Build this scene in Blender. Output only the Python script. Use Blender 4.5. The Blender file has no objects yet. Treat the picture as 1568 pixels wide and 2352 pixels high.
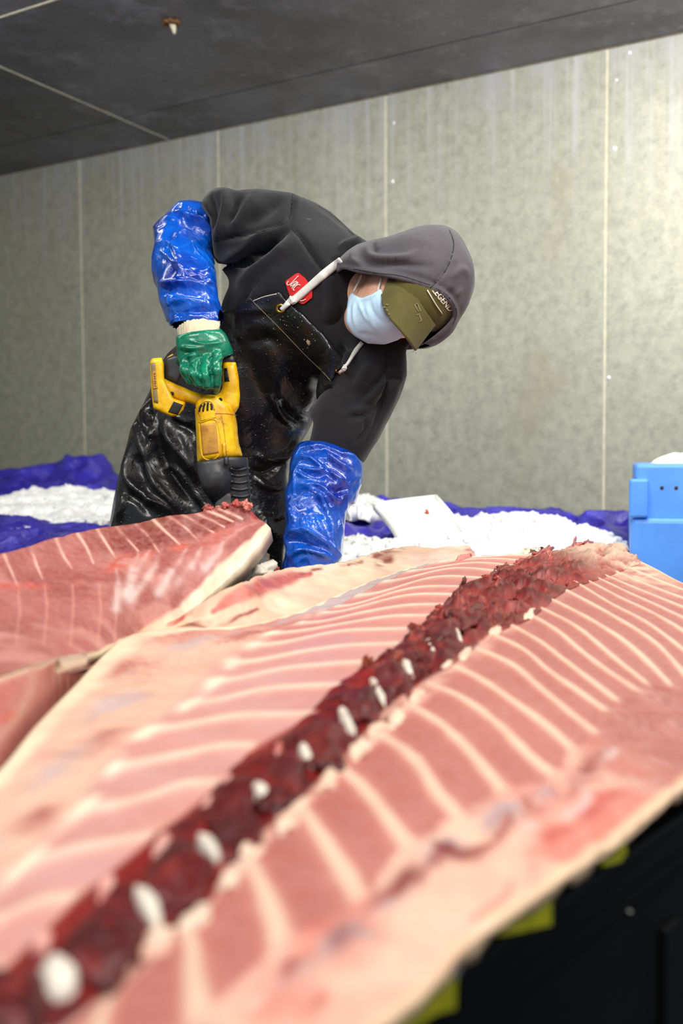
import bpy, bmesh, math, random
import numpy as np
from mathutils import Vector, Matrix, Euler
from mathutils.bvhtree import BVHTree

# ------------------------------------------------------------------ camera, world, lights, exposure
SC = bpy.context.scene
COL = SC.collection
FPX, CX, CY, CAMH = 2250.0, 784.0, 1176.0, 0.95
PITCH, ROLL = math.radians(3.2), math.radians(-0.35)
cam_d = bpy.data.cameras.new('camera')
cam = bpy.data.objects.new('camera', cam_d)
COL.objects.link(cam)
cam_m = (Matrix.Translation((0, 0, CAMH)) @ Matrix.Rotation(math.pi / 2 - PITCH, 4, 'X') @ Matrix.Rotation(ROLL, 4, 'Z'))
cam.matrix_world = cam_m
cam_d.sensor_fit = 'VERTICAL'
cam_d.sensor_height = 36.0
cam_d.lens = FPX / 2352.0 * 36.0
cam_d.clip_start = 0.02
cam_d.dof.use_dof = True
cam_d.dof.focus_distance = 2.12
cam_d.dof.aperture_fstop = 2.3
SC.camera = cam
SC.view_settings.view_transform = 'Standard'
SC.view_settings.look = 'None'
SC.view_settings.gamma = 1.0
SC.view_settings.use_curve_mapping = False
SC.view_settings.exposure = 0.22
SC.cycles.use_denoising = True
SC.cycles.max_bounces = 8

world = bpy.data.worlds.new('world')
SC.world = world
world.use_nodes = True
world.node_tree.nodes['Background'].inputs[0].default_value = (0.80, 0.90, 1.0, 1)
world.node_tree.nodes['Background'].inputs[1].default_value = 0.38

def area(name, loc, target, sx, sy, power, col=(1, 1, 1)):
    l = bpy.data.lights.new(name, 'AREA')
    l.shape = 'RECTANGLE'; l.size = sx; l.size_y = sy; l.energy = power; l.color = col
    o = bpy.data.objects.new(name, l); COL.objects.link(o)
    o.location = loc
    o.rotation_euler = (Vector(target) - Vector(loc)).to_track_quat('-Z', 'Y').to_euler()
    o['label'] = 'ceiling lamp of the cold room, or the added front fill'
    o['kind'] = 'helper'
    return o
area('ceiling_or_fill_lamp', (0.95, 0.75, 2.50), (0.55, 2.0, 0.7), 1.5, 0.4, 44, (1.0, 0.97, 0.92))
area('ceiling_or_fill_lamp', (-1.0, 0.9, 2.50), (-0.45, 2.0, 0.7), 1.2, 0.3, 22, (1.0, 0.97, 0.93))
area('ceiling_or_fill_lamp', (0.75, 2.2, 2.52), (1.05, 3.8, 1.5), 1.4, 0.3, 56, (1.0, 0.97, 0.90))
area('ceiling_or_fill_lamp', (-1.6, 3.3, 2.52), (-1.5, 4.3, 0.7), 1.2, 0.3, 12, (1.0, 0.97, 0.90))
area('ceiling_or_fill_lamp', (0.2, -1.6, 2.30), (0.1, 2.3, 1.2), 1.6, 0.8, 16, (1.0, 0.98, 0.96))  # front fill added behind the camera to brighten the hooded face, no ceiling fixture

# ------------------------------------------------------------------ helpers: pixels and rays
MW = np.array(cam_m)
RM, CO = MW[:3, :3], MW[:3, 3]

def P(px, py, d):
    px, py, d = np.broadcast_arrays(np.asarray(px, float), np.asarray(py, float), np.asarray(d, float))
    v = np.stack([(px - CX) / FPX * d, -(py - CY) / FPX * d, -d], -1)
    return v @ RM.T + CO

def ray(px, py):
    px, py = np.broadcast_arrays(np.asarray(px, float), np.asarray(py, float))
    return np.stack([(px - CX) / FPX, -(py - CY) / FPX, -np.ones_like(px)], -1) @ RM.T

def PZ(px, py, z):
    r = ray(px, py)
    t = (z - CO[2]) / r[..., 2]
    return CO + r * t[..., None]

def proj(p):
    v = (p - CO) @ RM
    d = np.maximum(-v[..., 2], 1e-3)
    return v[..., 0] / d * FPX + CX, -v[..., 1] / d * FPX + CY, d

def srgb(r, g, b, a=1.0):
    f = lambda c: (c / 255 / 12.92) if c / 255 <= 0.04045 else ((c / 255 + 0.055) / 1.055) ** 2.4
    return (f(r), f(g), f(b), a)

# ------------------------------------------------------------------ helpers: noise
_rng = np.random.default_rng(7)
_TAB = _rng.random(65536).astype(np.float32) * 2 - 1

def vnoise(p, scale=1.0, seed=0):
    q = np.asarray(p, np.float32) * scale
    i = np.floor(q).astype(np.int64); f = q - i
    f = f * f * (3 - 2 * f)
    out = 0
    for dx in (0, 1):
        for dy in (0, 1):
            for dz in (0, 1):
                h = ((i[..., 0] + dx) * 73856093 ^ (i[..., 1] + dy) * 19349663 ^ (i[..., 2] + dz) * 83492791 ^ seed * 2654435) & 65535
                w = (f[..., 0] if dx else 1 - f[..., 0]) * (f[..., 1] if dy else 1 - f[..., 1]) * (f[..., 2] if dz else 1 - f[..., 2])
                out = out + w * _TAB[h]
    return out

def fbm(p, scale, seed=0, n=3):
    return sum(vnoise(p, scale * 2 ** k, seed + k) * 0.5 ** k for k in range(n))

# ------------------------------------------------------------------ helpers: objects
def tag(o, label=None, cat=None, group=None, kind=None):
    if label: o['label'] = label
    if cat: o['category'] = cat
    if group: o['group'] = group
    if kind: o['kind'] = kind
    return o

def empty(name, loc=(0, 0, 0), label=None, cat=None, group=None):
    o = bpy.data.objects.new(name, None)
    COL.objects.link(o)
    o.location = loc
    return tag(o, label, cat, group)

BV = {}

def obj(name, v, f, m=None, parent=None, smooth=True, colors=None, keep=None):
    """Links vertices and faces (world coordinates) as one mesh object; a parent Empty keeps its own location."""
    v = np.asarray(v, float)
    off = np.zeros(3)
    p = parent
    while p is not None:
        off = off + np.array(p.location); p = p.parent
    me = bpy.data.meshes.new(name)
    if isinstance(f, np.ndarray):
        k = f.shape[1]
        me.vertices.add(len(v)); me.vertices.foreach_set('co', (v - off).astype(np.float32).ravel())
        me.loops.add(f.size); me.loops.foreach_set('vertex_index', f.astype(np.int32).ravel())
        me.polygons.add(len(f)); me.polygons.foreach_set('loop_start', np.arange(0, f.size, k, dtype=np.int32))
        me.update(calc_edges=True)
        me.validate()
    else:
        me.from_pydata([tuple(x) for x in (v - off)], [], [tuple(x) for x in f])
        me.update()
    if smooth:
        me.polygons.foreach_set('use_smooth', np.ones(len(me.polygons), bool))
    if colors is not None:
        a = me.color_attributes.new('Col', 'FLOAT_COLOR', 'POINT')
        c = np.ones((len(v), 4), np.float32); c[:, :3] = colors
        a.data.foreach_set('color', c.ravel())
    if m is not None: me.materials.append(m)
    o = bpy.data.objects.new(name, me)
    COL.objects.link(o)
    o.parent = parent
    if keep:
        BV[keep] = BVHTree.FromPolygons([tuple(x) for x in v], [tuple(int(i) for i in x) for x in f])
    return o

def hit(keys, px, py, lift=0.0, fallback=2.1):
    r = Vector(ray(px, py)); rl = r.length; r.normalize()
    best = None
    for k in ([keys] if isinstance(keys, str) else keys):
        h = BV[k].ray_cast(Vector(CO), r)
        if h[0] is not None and (best is None or h[3] < best): best = h[3]
    d = fallback if best is None else best / rl
    return P(px, py, d - lift)

class MB:
    """Collects simple solids and links them as one mesh."""
    def __init__(s): s.v, s.f = [], []
    def add(s, v, f):
        b = len(s.v); s.v += [tuple(map(float, x)) for x in v]; s.f += [tuple(int(i) + b for i in x) for x in f]; return s
    def hexa(s, b4, t4):
        return s.add(list(b4) + list(t4), [(3, 2, 1, 0), (4, 5, 6, 7), (0, 1, 5, 4), (1, 2, 6, 5), (2, 3, 7, 6), (3, 0, 4, 7)])
    def box(s, c, h, ax=None):
        ax = np.eye(3) if ax is None else np.array(ax, float)
        c = np.array(c, float)
        q = lambda a, b, z: c + ax[0] * h[0] * a + ax[1] * h[1] * b + ax[2] * h[2] * z
        return s.hexa([q(-1, -1, -1), q(1, -1, -1), q(1, 1, -1), q(-1, 1, -1)], [q(-1, -1, 1), q(1, -1, 1), q(1, 1, 1), q(-1, 1, 1)])
    def tube(s, pts, r, n=8, flat=1.0, up=None, cap=True):
        pts = np.asarray(pts, float); m = len(pts)
        r = np.broadcast_to(np.asarray(r, float), (m,))
        t = np.gradient(pts, axis=0); t /= np.linalg.norm(t, axis=1)[:, None] + 1e-9
        ref = np.array(up if up is not None else (0.31, -0.87, 0.39), float)
        vs = []
        for k in range(m):
            a = np.cross(t[k], ref); a /= np.linalg.norm(a) + 1e-9
            b = np.cross(t[k], a)
            for j in range(n):
                th = 2 * math.pi * j / n
                vs.append(pts[k] + r[k] * (math.cos(th) * a + math.sin(th) * b * flat))
        fs = [(k * n + j, k * n + (j + 1) % n, (k + 1) * n + (j + 1) % n, (k + 1) * n + j) for k in range(m - 1) for j in range(n)]
        if cap:
            fs += [tuple(reversed(range(n))), tuple(range((m - 1) * n, m * n))]
        return s.add(vs, fs)
    def build(s, name, m, parent=None, smooth=False, bevel=0.0, seg=2, keep=None):
        o = obj(name, s.v, s.f, m, parent, smooth, keep=keep)
        if bevel:
            b = o.modifiers.new('bevel', 'BEVEL'); b.width = bevel; b.segments = seg; b.limit_method = 'ANGLE'
        return o

# ------------------------------------------------------------------ helpers: signed distance solids
def nets(F, lo, h):
    S = F < 0
    nx, ny, nz = F.shape
    c = np.zeros((nx - 1, ny - 1, nz - 1), np.int8)
    sl = lambda a, d, n: slice(d, n - 1 + d)
    for dx in (0, 1):
        for dy in (0, 1):
            for dz in (0, 1):
                c += S[sl(0, dx, nx), sl(0, dy, ny), sl(0, dz, nz)]
    act = (c > 0) & (c < 8)
    I = np.argwhere(act)
    idx = np.full(act.shape, -1, np.int64); idx[act] = np.arange(len(I))
    acc = np.zeros((len(I), 3)); cnt = np.zeros(len(I))
    corner = [(a, b, d) for a in (0, 1) for b in (0, 1) for d in (0, 1)]
    val = {k: F[I[:, 0] + k[0], I[:, 1] + k[1], I[:, 2] + k[2]] for k in corner}
    for k in corner:
        for ax in range(3):
            if k[ax] == 0:
                k2 = list(k); k2[ax] = 1; k2 = tuple(k2)
                a, b = val[k], val[k2]
                m = (a < 0) != (b < 0)
                t = a[m] / (a[m] - b[m])
                q = np.tile(np.array(k, float), (m.sum(), 1)); q[:, ax] = t
                acc[m] += q; cnt[m] += 1
    V = (I + acc / cnt[:, None]) * h + lo
    Q = []
    for ax in range(3):
        o1, o2 = (ax + 1) % 3, (ax + 2) % 3
        s0 = [slice(None)] * 3; s1 = [slice(None)] * 3
        s0[ax] = slice(0, -1); s1[ax] = slice(1, None)
        a, b = S[tuple(s0)], S[tuple(s1)]
        E = np.argwhere(a != b)
        ok = (E[:, o1] > 0) & (E[:, o2] > 0) & (E[:, o1] < F.shape[o1] - 1) & (E[:, o2] < F.shape[o2] - 1)
        E = E[ok]
        flip = a[tuple(E.T)]
        def at(d1, d2):
            e = E.copy(); e[:, o1] += d1; e[:, o2] += d2
            return idx[tuple(e.T)]
        q = np.stack([at(-1, -1), at(0, -1), at(0, 0), at(-1, 0)], 1)
        q[~flip] = q[~flip][:, ::-1]
        Q.append(q)
    return V, np.concatenate(Q)

def vnormals(V, Q):
    n = np.cross(V[Q[:, 2]] - V[Q[:, 0]], V[Q[:, 3]] - V[Q[:, 1]])
    N = np.zeros_like(V)
    for k in range(4): np.add.at(N, Q[:, k], n)
    return N / (np.linalg.norm(N, axis=1)[:, None] + 1e-12)

def relax(V, Q, it=1):
    for _ in range(it):
        A = np.zeros_like(V); c = np.zeros(len(V))
        for k in range(4):
            np.add.at(A, Q[:, k], V[Q[:, (k + 1) % 4]]); np.add.at(A, Q[:, k], V[Q[:, (k + 3) % 4]]); np.add.at(c, Q[:, k], 2)
        V = 0.5 * V + 0.5 * A / np.maximum(c, 1)[:, None]
    return V

def cap(p, a, b, ra, rb):
    a = np.asarray(a, np.float32); b = np.asarray(b, np.float32)
    ab = b - a
    t = np.clip(((p - a) @ ab) / float(ab @ ab + 1e-9), 0, 1)
    return np.linalg.norm(p - a - t[..., None] * ab, axis=-1) - (ra + (rb - ra) * t)

def ell(p, c, r, R=None):
    q = p - np.asarray(c, np.float32)
    if R is not None: q = q @ np.asarray(R, np.float32).T
    r = np.asarray(r, np.float32)
    k0 = np.linalg.norm(q / r, axis=-1); k1 = np.linalg.norm(q / (r * r), axis=-1)
    return k0 * (k0 - 1) / np.maximum(k1, 1e-6)

def chain(p, pts, rs, k=0.03):
    d = None
    for i in range(len(pts) - 1):
        e = cap(p, pts[i], pts[i + 1], rs[i], rs[i + 1])
        d = e if d is None else smin(d, e, k)
    return d

def smin(a, b, k):
    h = np.clip(0.5 + 0.5 * (b - a) / k, 0, 1)
    return b + (a - b) * h - k * h * (1 - h)

def smax(a, b, k): return -smin(-a, -b, k)

def poly2(px, py, poly):
    """Signed distance in pixels to a polygon (negative inside)."""
    poly = np.asarray(poly, np.float32)
    px = px.astype(np.float32); py = py.astype(np.float32)
    d = np.full(px.shape, 1e12, np.float32); s = np.ones(px.shape, bool)
    n = len(poly)
    for i in range(n):
        a, b = poly[i], poly[(i + 1) % n]
        ex, ey = b - a
        wx, wy = px - a[0], py - a[1]
        t = np.clip((wx * ex + wy * ey) / (ex * ex + ey * ey + 1e-9), 0, 1)
        d = np.minimum(d, (wx - ex * t) ** 2 + (wy - ey * t) ** 2)
        c1, c2, c3 = py >= a[1], py < b[1], ex * wy > ey * wx
        s ^= (c1 & c2 & c3) | (~c1 & ~c2 & ~c3)
    return np.sqrt(d) * np.where(s, 1, -1)

def prism(p, poly, sm=0):
    """The solid seen from the camera place as the outline POLY, any depth (metres)."""
    if sm: poly = loop(poly, sm)
    px, py, d = proj(p)
    return (poly2(px, py, poly) * d / FPX).astype(np.float32)

def cr(pts, n):
    """Catmull-Rom through pts, n samples, even in index."""
    p = np.asarray(pts, float)
    m = len(p)
    if m == 2:
        t = np.linspace(0, 1, n)[:, None]; return p[0] * (1 - t) + p[1] * t
    u = np.linspace(0, m - 1, n); i = np.minimum(u.astype(int), m - 2); t = (u - i)[:, None]
    while t.ndim < p.ndim: t = t[..., None]
    g = lambda k: p[np.clip(k, 0, m - 1)]
    p0 = np.where((i == 0).reshape(-1, *[1] * (p.ndim - 1)), 2 * g(i) - g(i + 1), g(i - 1))
    p3 = np.where((i == m - 2).reshape(-1, *[1] * (p.ndim - 1)), 2 * g(i + 1) - g(i), g(i + 2))
    p1, p2 = g(i), g(i + 1)
    return 0.5 * (2 * p1 + (p2 - p0) * t + (2 * p0 - 5 * p1 + 4 * p2 - p3) * t ** 2 + (3 * p1 - p0 - 3 * p2 + p3) * t ** 3)

def arc(pts, n):
    """Catmull-Rom resampled evenly by length."""
    q = cr(pts, max(80, 20 * len(pts)))
    s = np.r_[0, np.cumsum(np.linalg.norm(np.diff(q, axis=0), axis=1))]
    t = np.linspace(0, s[-1], n)
    return np.stack([np.interp(t, s, q[:, k]) for k in range(q.shape[1])], 1)

def loop(poly, per=4):
    p = np.asarray(poly, float); n = len(p)
    out = []
    for i in range(n):
        p0, p1, p2, p3 = p[i - 1], p[i], p[(i + 1) % n], p[(i + 2) % n]
        for k in range(per):
            t = k / per
            out.append(0.5 * (2 * p1 + (p2 - p0) * t + (2 * p0 - 5 * p1 + 4 * p2 - p3) * t ** 2 + (3 * p1 - p0 - 3 * p2 + p3) * t ** 3))
    return np.array(out)

def strokes(V, N, lst, k=1.0):
    """Folds: each stroke (pixel polyline, width in pixels, height in metres) raises or sinks the cloth along its own normal."""
    px, py, d = proj(V)
    toc = CO - V; toc /= np.linalg.norm(toc, axis=1)[:, None]
    w = np.clip((N * toc).sum(1) * 2.2, 0, 1)
    out = np.zeros(len(V))
    for pts, wd, amp in lst:
        q = arc(pts, 10 + 3 * len(pts)) if len(pts) > 2 else cr(pts, 9)
        dm = np.full(len(V), 1e9); tt = np.zeros(len(V))
        for i in range(len(q) - 1):
            a, b = q[i], q[i + 1]; e = b - a
            t = np.clip(((px - a[0]) * e[0] + (py - a[1]) * e[1]) / (e @ e + 1e-9), 0, 1)
            dd = np.hypot(px - a[0] - e[0] * t, py - a[1] - e[1] * t)
            m = dd < dm; dm = np.where(m, dd, dm); tt = np.where(m, (i + t) / (len(q) - 1), tt)
        out += amp * k * np.exp(-(dm / wd) ** 2) * np.clip(np.minimum(tt, 1 - tt) * 3.5 + 0.06, 0, 1)
    return out * w

def bounds(pts, pad):
    pts = np.asarray(pts); return pts.min(0) - pad, pts.max(0) + pad

def largest(V, Q):
    lab = np.arange(len(V))
    while True:
        m = lab[Q].min(1); new = lab.copy()
        for k in range(4): np.minimum.at(new, Q[:, k], m)
        new = new[new]
        if (new == lab).all(): break
        lab = new
    u, c = np.unique(lab, return_counts=True)
    keep = lab == u[c.argmax()]
    idx = np.cumsum(keep) - 1
    return V[keep], idx[Q[keep[Q].all(1)]]

def sdf_mesh(fn, lo, hi, h, disp=None, rl=1):
    n = [int(math.ceil((hi[k] - lo[k]) / h)) + 1 for k in range(3)]
    ax = [lo[k] + h * np.arange(n[k]) for k in range(3)]
    G = np.stack(np.meshgrid(*ax, indexing='ij'), -1).astype(np.float32)
    F = np.empty(n, np.float32)
    st = max(1, int(600000 / (n[1] * n[2])))
    for i in range(0, n[0], st): F[i:i + st] = fn(G[i:i + st])
    V, Q = largest(*nets(F, np.array(lo, float), h))
    V = relax(V, Q, rl)
    if disp is not None:
        N = vnormals(V, Q); V = V + N * disp(V, N)[:, None]
    return V, Q

def grid_faces(nu, nv, closed=False):
    i, j = np.meshgrid(np.arange(nu - 1), np.arange(nv - (0 if closed else 1)), indexing='ij')
    j2 = (j + 1) % nv
    return np.stack([i * nv + j, (i + 1) * nv + j, (i + 1) * nv + j2, i * nv + j2], -1).reshape(-1, 4)

def slab(G, th, back=None):
    """A sheet of points G[nu,nv,3] given a thickness behind it (away from the camera), closed all round."""
    nu, nv = G.shape[:2]
    du = np.gradient(G, axis=0); dv = np.gradient(G, axis=1)
    N = np.cross(du, dv); N /= np.linalg.norm(N, axis=-1)[..., None] + 1e-12
    if ((N * (CO - G)).sum(-1)).mean() < 0: N = -N; sgn = 1
    else: sgn = 0
    B = G - N * th if back is None else G + np.asarray(back) * th
    F = grid_faces(nu, nv)
    if not sgn: F = F
    n = nu * nv
    side = []
    rim = [(i, 0) for i in range(nu)] + [(nu - 1, j) for j in range(1, nv)] + [(i, nv - 1) for i in range(nu - 2, -1, -1)] + [(0, j) for j in range(nv - 2, 0, -1)]
    r = [a * nv + b for a, b in rim]
    for k in range(len(r)):
        a, b = r[k], r[(k + 1) % len(r)]
        side.append((b, a, a + n, b + n))
    Fb = F[:, ::-1] + n
    Q = np.concatenate([F, Fb, np.array(side)])
    if sgn: Q = Q[:, ::-1]
    return np.concatenate([G.reshape(-1, 3), B.reshape(-1, 3)]), Q

def patch(rows, nu, nv):
    """Rows of (px, py, depth): a smooth sheet of world points."""
    R = np.stack([arc(r, nv) if len(r) > 2 else cr(r, nv) for r in rows])
    R = cr(R, nu)
    return P(R[..., 0], R[..., 1], R[..., 2]), R

# ------------------------------------------------------------------ helpers: materials
class NT:
    def __init__(s, name):
        s.m = bpy.data.materials.new(name); s.m.use_nodes = True
        s.t = s.m.node_tree; s.b = s.t.nodes['Principled BSDF']
    def n(s, typ, **kw):
        x = s.t.nodes.new(typ)
        for k, v in kw.items():
            if k in x.inputs: x.inputs[k].default_value = v
            else: setattr(x, k, v)
        return x
    def l(s, a, b): s.t.links.new(a, b)
    def coord(s, scale=(1, 1, 1)):
        c = s.n('ShaderNodeTexCoord'); m = s.n('ShaderNodeMapping'); m.inputs['Scale'].default_value = scale
        s.l(c.outputs['Object'], m.inputs['Vector']); return m.outputs[0]
    def noise(s, scale, detail=4, rough=0.55, vec=None, stretch=(1, 1, 1), dist=0.0):
        x = s.n('ShaderNodeTexNoise', Scale=scale, Detail=detail, Roughness=rough, Distortion=dist)
        s.l(vec if vec is not None else s.coord(stretch), x.inputs['Vector']); return x.outputs['Fac']
    def voro(s, scale, feature='F1', stretch=(1, 1, 1), out='Distance'):
        x = s.n('ShaderNodeTexVoronoi', Scale=scale); x.feature = feature
        s.l(s.coord(stretch), x.inputs['Vector']); return x.outputs[out]
    def ramp(s, fac, stops):
        x = s.n('ShaderNodeValToRGB'); e = x.color_ramp.elements
        while len(e) < len(stops): e.new(0.5)
        for k, (p, c) in enumerate(stops):
            e[k].position = p; e[k].color = c if hasattr(c, '__len__') else (c, c, c, 1)
        s.l(fac, x.inputs[0]); return x.outputs[0]
    def mix(s, fac, a, b, mode='MIX'):
        x = s.n('ShaderNodeMix', data_type='RGBA', blend_type=mode)
        for v, i in ((fac, 0), (a, 6), (b, 7)):
            if isinstance(v, (float, int)): x.inputs[i].default_value = v
            elif isinstance(v, tuple): x.inputs[i].default_value = v
            else: s.l(v, x.inputs[i])
        return x.outputs[2]
    def attr(s): return s.n('ShaderNodeVertexColor', layer_name='Col').outputs['Color']
    def bump(s, h, strength=0.3, dist=0.01, prev=None):
        x = s.n('ShaderNodeBump', Strength=strength, Distance=dist); s.l(h, x.inputs['Height'])
        if prev is not None: s.l(prev, x.inputs['Normal'])
        s.l(x.outputs[0], s.b.inputs['Normal']); return x.outputs[0]
    def set(s, **kw):
        for k, v in kw.items():
            k = k.replace('_', ' ')
            if hasattr(v, 'node'): s.l(v, s.b.inputs[k])
            else: s.b.inputs[k].default_value = v
        return s

def plain(name, col, rough=0.5, metal=0.0, var=0.12, scale=20, bump=0.0, coat=0.0, spec=0.5):
    t = NT(name)
    c = tuple(col[:3])
    n = t.noise(scale)
    lo = tuple(x * (1 - var) for x in c) + (1,); hi = tuple(min(1, x * (1 + var)) for x in c) + (1,)
    t.set(Base_Color=t.ramp(n, [(0.3, lo), (0.7, hi)]), Roughness=rough, Metallic=metal, Specular_IOR_Level=spec)
    if coat: t.set(Coat_Weight=coat, Coat_Roughness=0.08)
    if bump: t.bump(t.noise(scale * 4), bump, 0.004)
    return t.m

# ------------------------------------------------------------------ materials of the room and the ice
def m_wall():
    t = NT('galvanized_wall')
    fine = t.noise(95, 3, 0.6)
    mid = t.noise(24, 4, 0.6)
    big = t.noise(1.6, 3, 0.5)
    base = t.mix(fine, srgb(112, 115, 102), srgb(214, 214, 196))
    base = t.mix(0.55, base, t.ramp(mid, [(0.3, srgb(126, 128, 116)), (0.7, srgb(184, 184, 166))]))
    base = t.mix(t.ramp(big, [(0.35, 0.0), (0.75, 0.35)]), base, srgb(150, 150, 136))
    # white zinc runs hanging from the top edge
    geo = t.n('ShaderNodeNewGeometry'); sx = t.n('ShaderNodeSeparateXYZ'); t.l(geo.outputs['Position'], sx.inputs[0])
    runs = t.noise(1.0, 5, 0.7, stretch=(26, 26, 0.5))
    top = t.n('ShaderNodeMapRange', clamp=True); t.l(sx.outputs['Z'], top.inputs[0])
    top.inputs[1].default_value = 1.9; top.inputs[2].default_value = 2.6
    mul = t.n('ShaderNodeMath', operation='MULTIPLY'); t.l(t.ramp(runs, [(0.48, 0.0), (0.66, 1.0)]), mul.inputs[0]); t.l(top.outputs[0], mul.inputs[1])
    base = t.mix(mul.outputs[0], base, srgb(186, 187, 192))
    blot = t.noise(5, 4, 0.65, stretch=(1, 1, 0.7))
    t2 = t.n('ShaderNodeMapRange', clamp=True); t.l(sx.outputs['Z'], t2.inputs[0]); t2.inputs[1].default_value = 2.38; t2.inputs[2].default_value = 2.62
    m2 = t.n('ShaderNodeMath', operation='MULTIPLY'); t.l(t.ramp(blot, [(0.45, 0.0), (0.6, 0.9)]), m2.inputs[0]); t.l(t2.outputs[0], m2.inputs[1])
    base = t.mix(m2.outputs[0], base, srgb(170, 171, 176))
    rust = t.noise(3.0, 3, 0.5, stretch=(1, 1, 0.5))
    base = t.mix(t.ramp(rust, [(0.62, 0.0), (0.8, 0.35)]), base, srgb(140, 128, 84))
    t.set(Base_Color=base, Roughness=0.5, Metallic=0.25)
    t.bump(fine, 0.12, 0.003)
    return t.m

def m_ceiling():
    t = NT('grey_ceiling_metal')
    fine = t.noise(55, 3, 0.6); big = t.noise(2.2, 4, 0.6)
    base = t.mix(fine, srgb(98, 96, 103), srgb(150, 148, 156))
    base = t.mix(t.ramp(big, [(0.40, 0.0), (0.62, 0.75)]), base, srgb(92, 90, 94))
    base = t.mix(t.ramp(t.noise(4.5, 5, 0.7), [(0.55, 0.0), (0.68, 0.45)]), base, srgb(176, 174, 182))
    sp = t.noise(14, 4, 0.7)
    base = t.mix(t.ramp(sp, [(0.66, 0.0), (0.74, 0.5)]), base, srgb(200, 200, 206))
    t.set(Base_Color=base, Roughness=0.45, Metallic=0.3)
    t.bump(fine, 0.08, 0.002)
    return t.m

def m_tarp():
    t = NT('blue_tarpaulin')
    n = t.noise(7, 5, 0.65)
    t.set(Base_Color=t.ramp(n, [(0.3, srgb(36, 26, 128)), (0.7, srgb(62, 54, 192))]), Roughness=0.32, Specular_IOR_Level=0.6)
    b = t.bump(t.noise(9, 6, 0.7, dist=0.8), 0.7, 0.03)
    return t.m

def m_ice():
    t = NT('crushed_ice')
    n = t.noise(18, 4, 0.6)
    t.set(Base_Color=t.ramp(n, [(0.3, srgb(226, 230, 232)), (0.65, srgb(250, 250, 248))]), Roughness=0.5, Subsurface_Weight=0.3, Subsurface_Radius=(0.03, 0.035, 0.04), Subsurface_Scale=0.8)
    t.bump(t.noise(45, 4, 0.7), 0.25, 0.01)
    return t.m

WALL, CEIL, TARP, ICE = m_wall(), m_ceiling(), m_tarp(), m_ice()
SEAL = plain('cream_sealant', srgb(204, 199, 176), 0.6, var=0.15, scale=30)
GRIME = plain('brown_grime', srgb(104, 98, 78), 0.7, var=0.3, scale=30)
RIVET = plain('bright_rivet_head', srgb(232, 232, 232), 0.25, 0.4)
FLOOR = plain('dark_wet_floor', srgb(34, 34, 36), 0.35, var=0.3, scale=5, bump=0.2)
BIN = plain('black_bin_plastic', srgb(13, 13, 14), 0.55, var=0.2, scale=12, spec=0.15)
YELLOW_TAB = plain('yellow_tape', srgb(206, 200, 28), 0.5, var=0.25, scale=40)
STRAP = plain('grey_strap', srgb(190, 188, 180), 0.6)
TUB = plain('blue_tub_plastic', srgb(88, 152, 240), 0.42, var=0.07, scale=14, bump=0.05)
BOARD = plain('white_foam_board', srgb(247, 247, 243), 0.55, var=0.015, scale=40)

# ------------------------------------------------------------------ room
CEIL_Z = 2.6
WA, WB = PZ(0, 403, CEIL_Z), PZ(1568, 75, CEIL_Z)
WD = (WB - WA); WD[2] = 0; WD /= np.linalg.norm(WD)
WN = np.array([WD[1], -WD[0], 0.0])
if WN @ (CO - WA) < 0: WN = -WN

def PW(px, py, off=0.0):
    r = ray(px, py)
    t = ((WA + WN * off - CO) @ WN) / (r @ WN)
    return CO + r * np.asarray(t)[..., None]

sof = lambda p: float((p - WA) @ WD)
seams = [sof(PW(190, 700)), sof(PW(888, 680)), sof(PW(1391, 640))]
pw = seams[2] - seams[1]
seams = [seams[0] - 2 * pw, seams[0] - pw, seams[0], 0.5 * (seams[0] + seams[1]), seams[1], seams[2], seams[2] + pw, seams[2] + 2 * pw]
AX = np.array([WD, WN, [0, 0, 1]])
wall = MB().box(WA + WD * (seams[0] + seams[-1]) / 2 - WN * 0.06 + np.array([0, 0, -CEIL_Z / 2]), ((seams[-1] - seams[0]) / 2, 0.035, CEIL_Z / 2), AX).build('wall_back', WALL)
tag(wall, kind='structure')
for a, b in zip(seams[:-1], seams[1:]):
    MB().box(WA + WD * (a + b) / 2 - WN * 0.01 + np.array([0, 0, -CEIL_Z / 2]), ((b - a) / 2 - 0.004, 0.0145, CEIL_Z / 2 - 0.002), AX).build('panel', WALL, wall, bevel=0.003)
for s in seams[1:-1]:
    MB().box(WA + WD * s - WN * 0.006 + np.array([0, 0, -CEIL_Z / 2]), (0.0048, 0.011, CEIL_Z / 2 - 0.003), AX).build('sealant_strip', SEAL, wall)
MB().box(WA + WD * (seams[0] + seams[-1]) / 2 + WN * 0.004 + np.array([0, 0, -0.003]), ((seams[-1] - seams[0]) / 2, 0.004, 0.003), AX).build('sealant_strip', GRIME, wall)
for px, py, r in ((900, 417, 6), (1410, 341, 7), (1397, 868, 6), (903, 283, 5), (1445, 121, 6), (1415, 184, 5), (895, 640, 4)):
    c = PW(px, py, 0.004)
    rr = r * 4.2 / FPX
    vs = [c + WN * 0.006]; n = 14
    for q, h in ((0.6, 0.005), (1.0, 0.0)):
        vs += [c + rr * q * (math.cos(2 * math.pi * j / n) * WD + math.sin(2 * math.pi * j / n) * np.array([0, 0, 1])) + WN * h for j in range(n)]
    fs = [(0, 1 + j, 1 + (j + 1) % n) for j in range(n)] + [(1 + j, 1 + n + j, 1 + n + (j + 1) % n, 1 + (j + 1) % n) for j in range(n)]
    obj('rivet', vs, fs, RIVET, wall)

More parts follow.
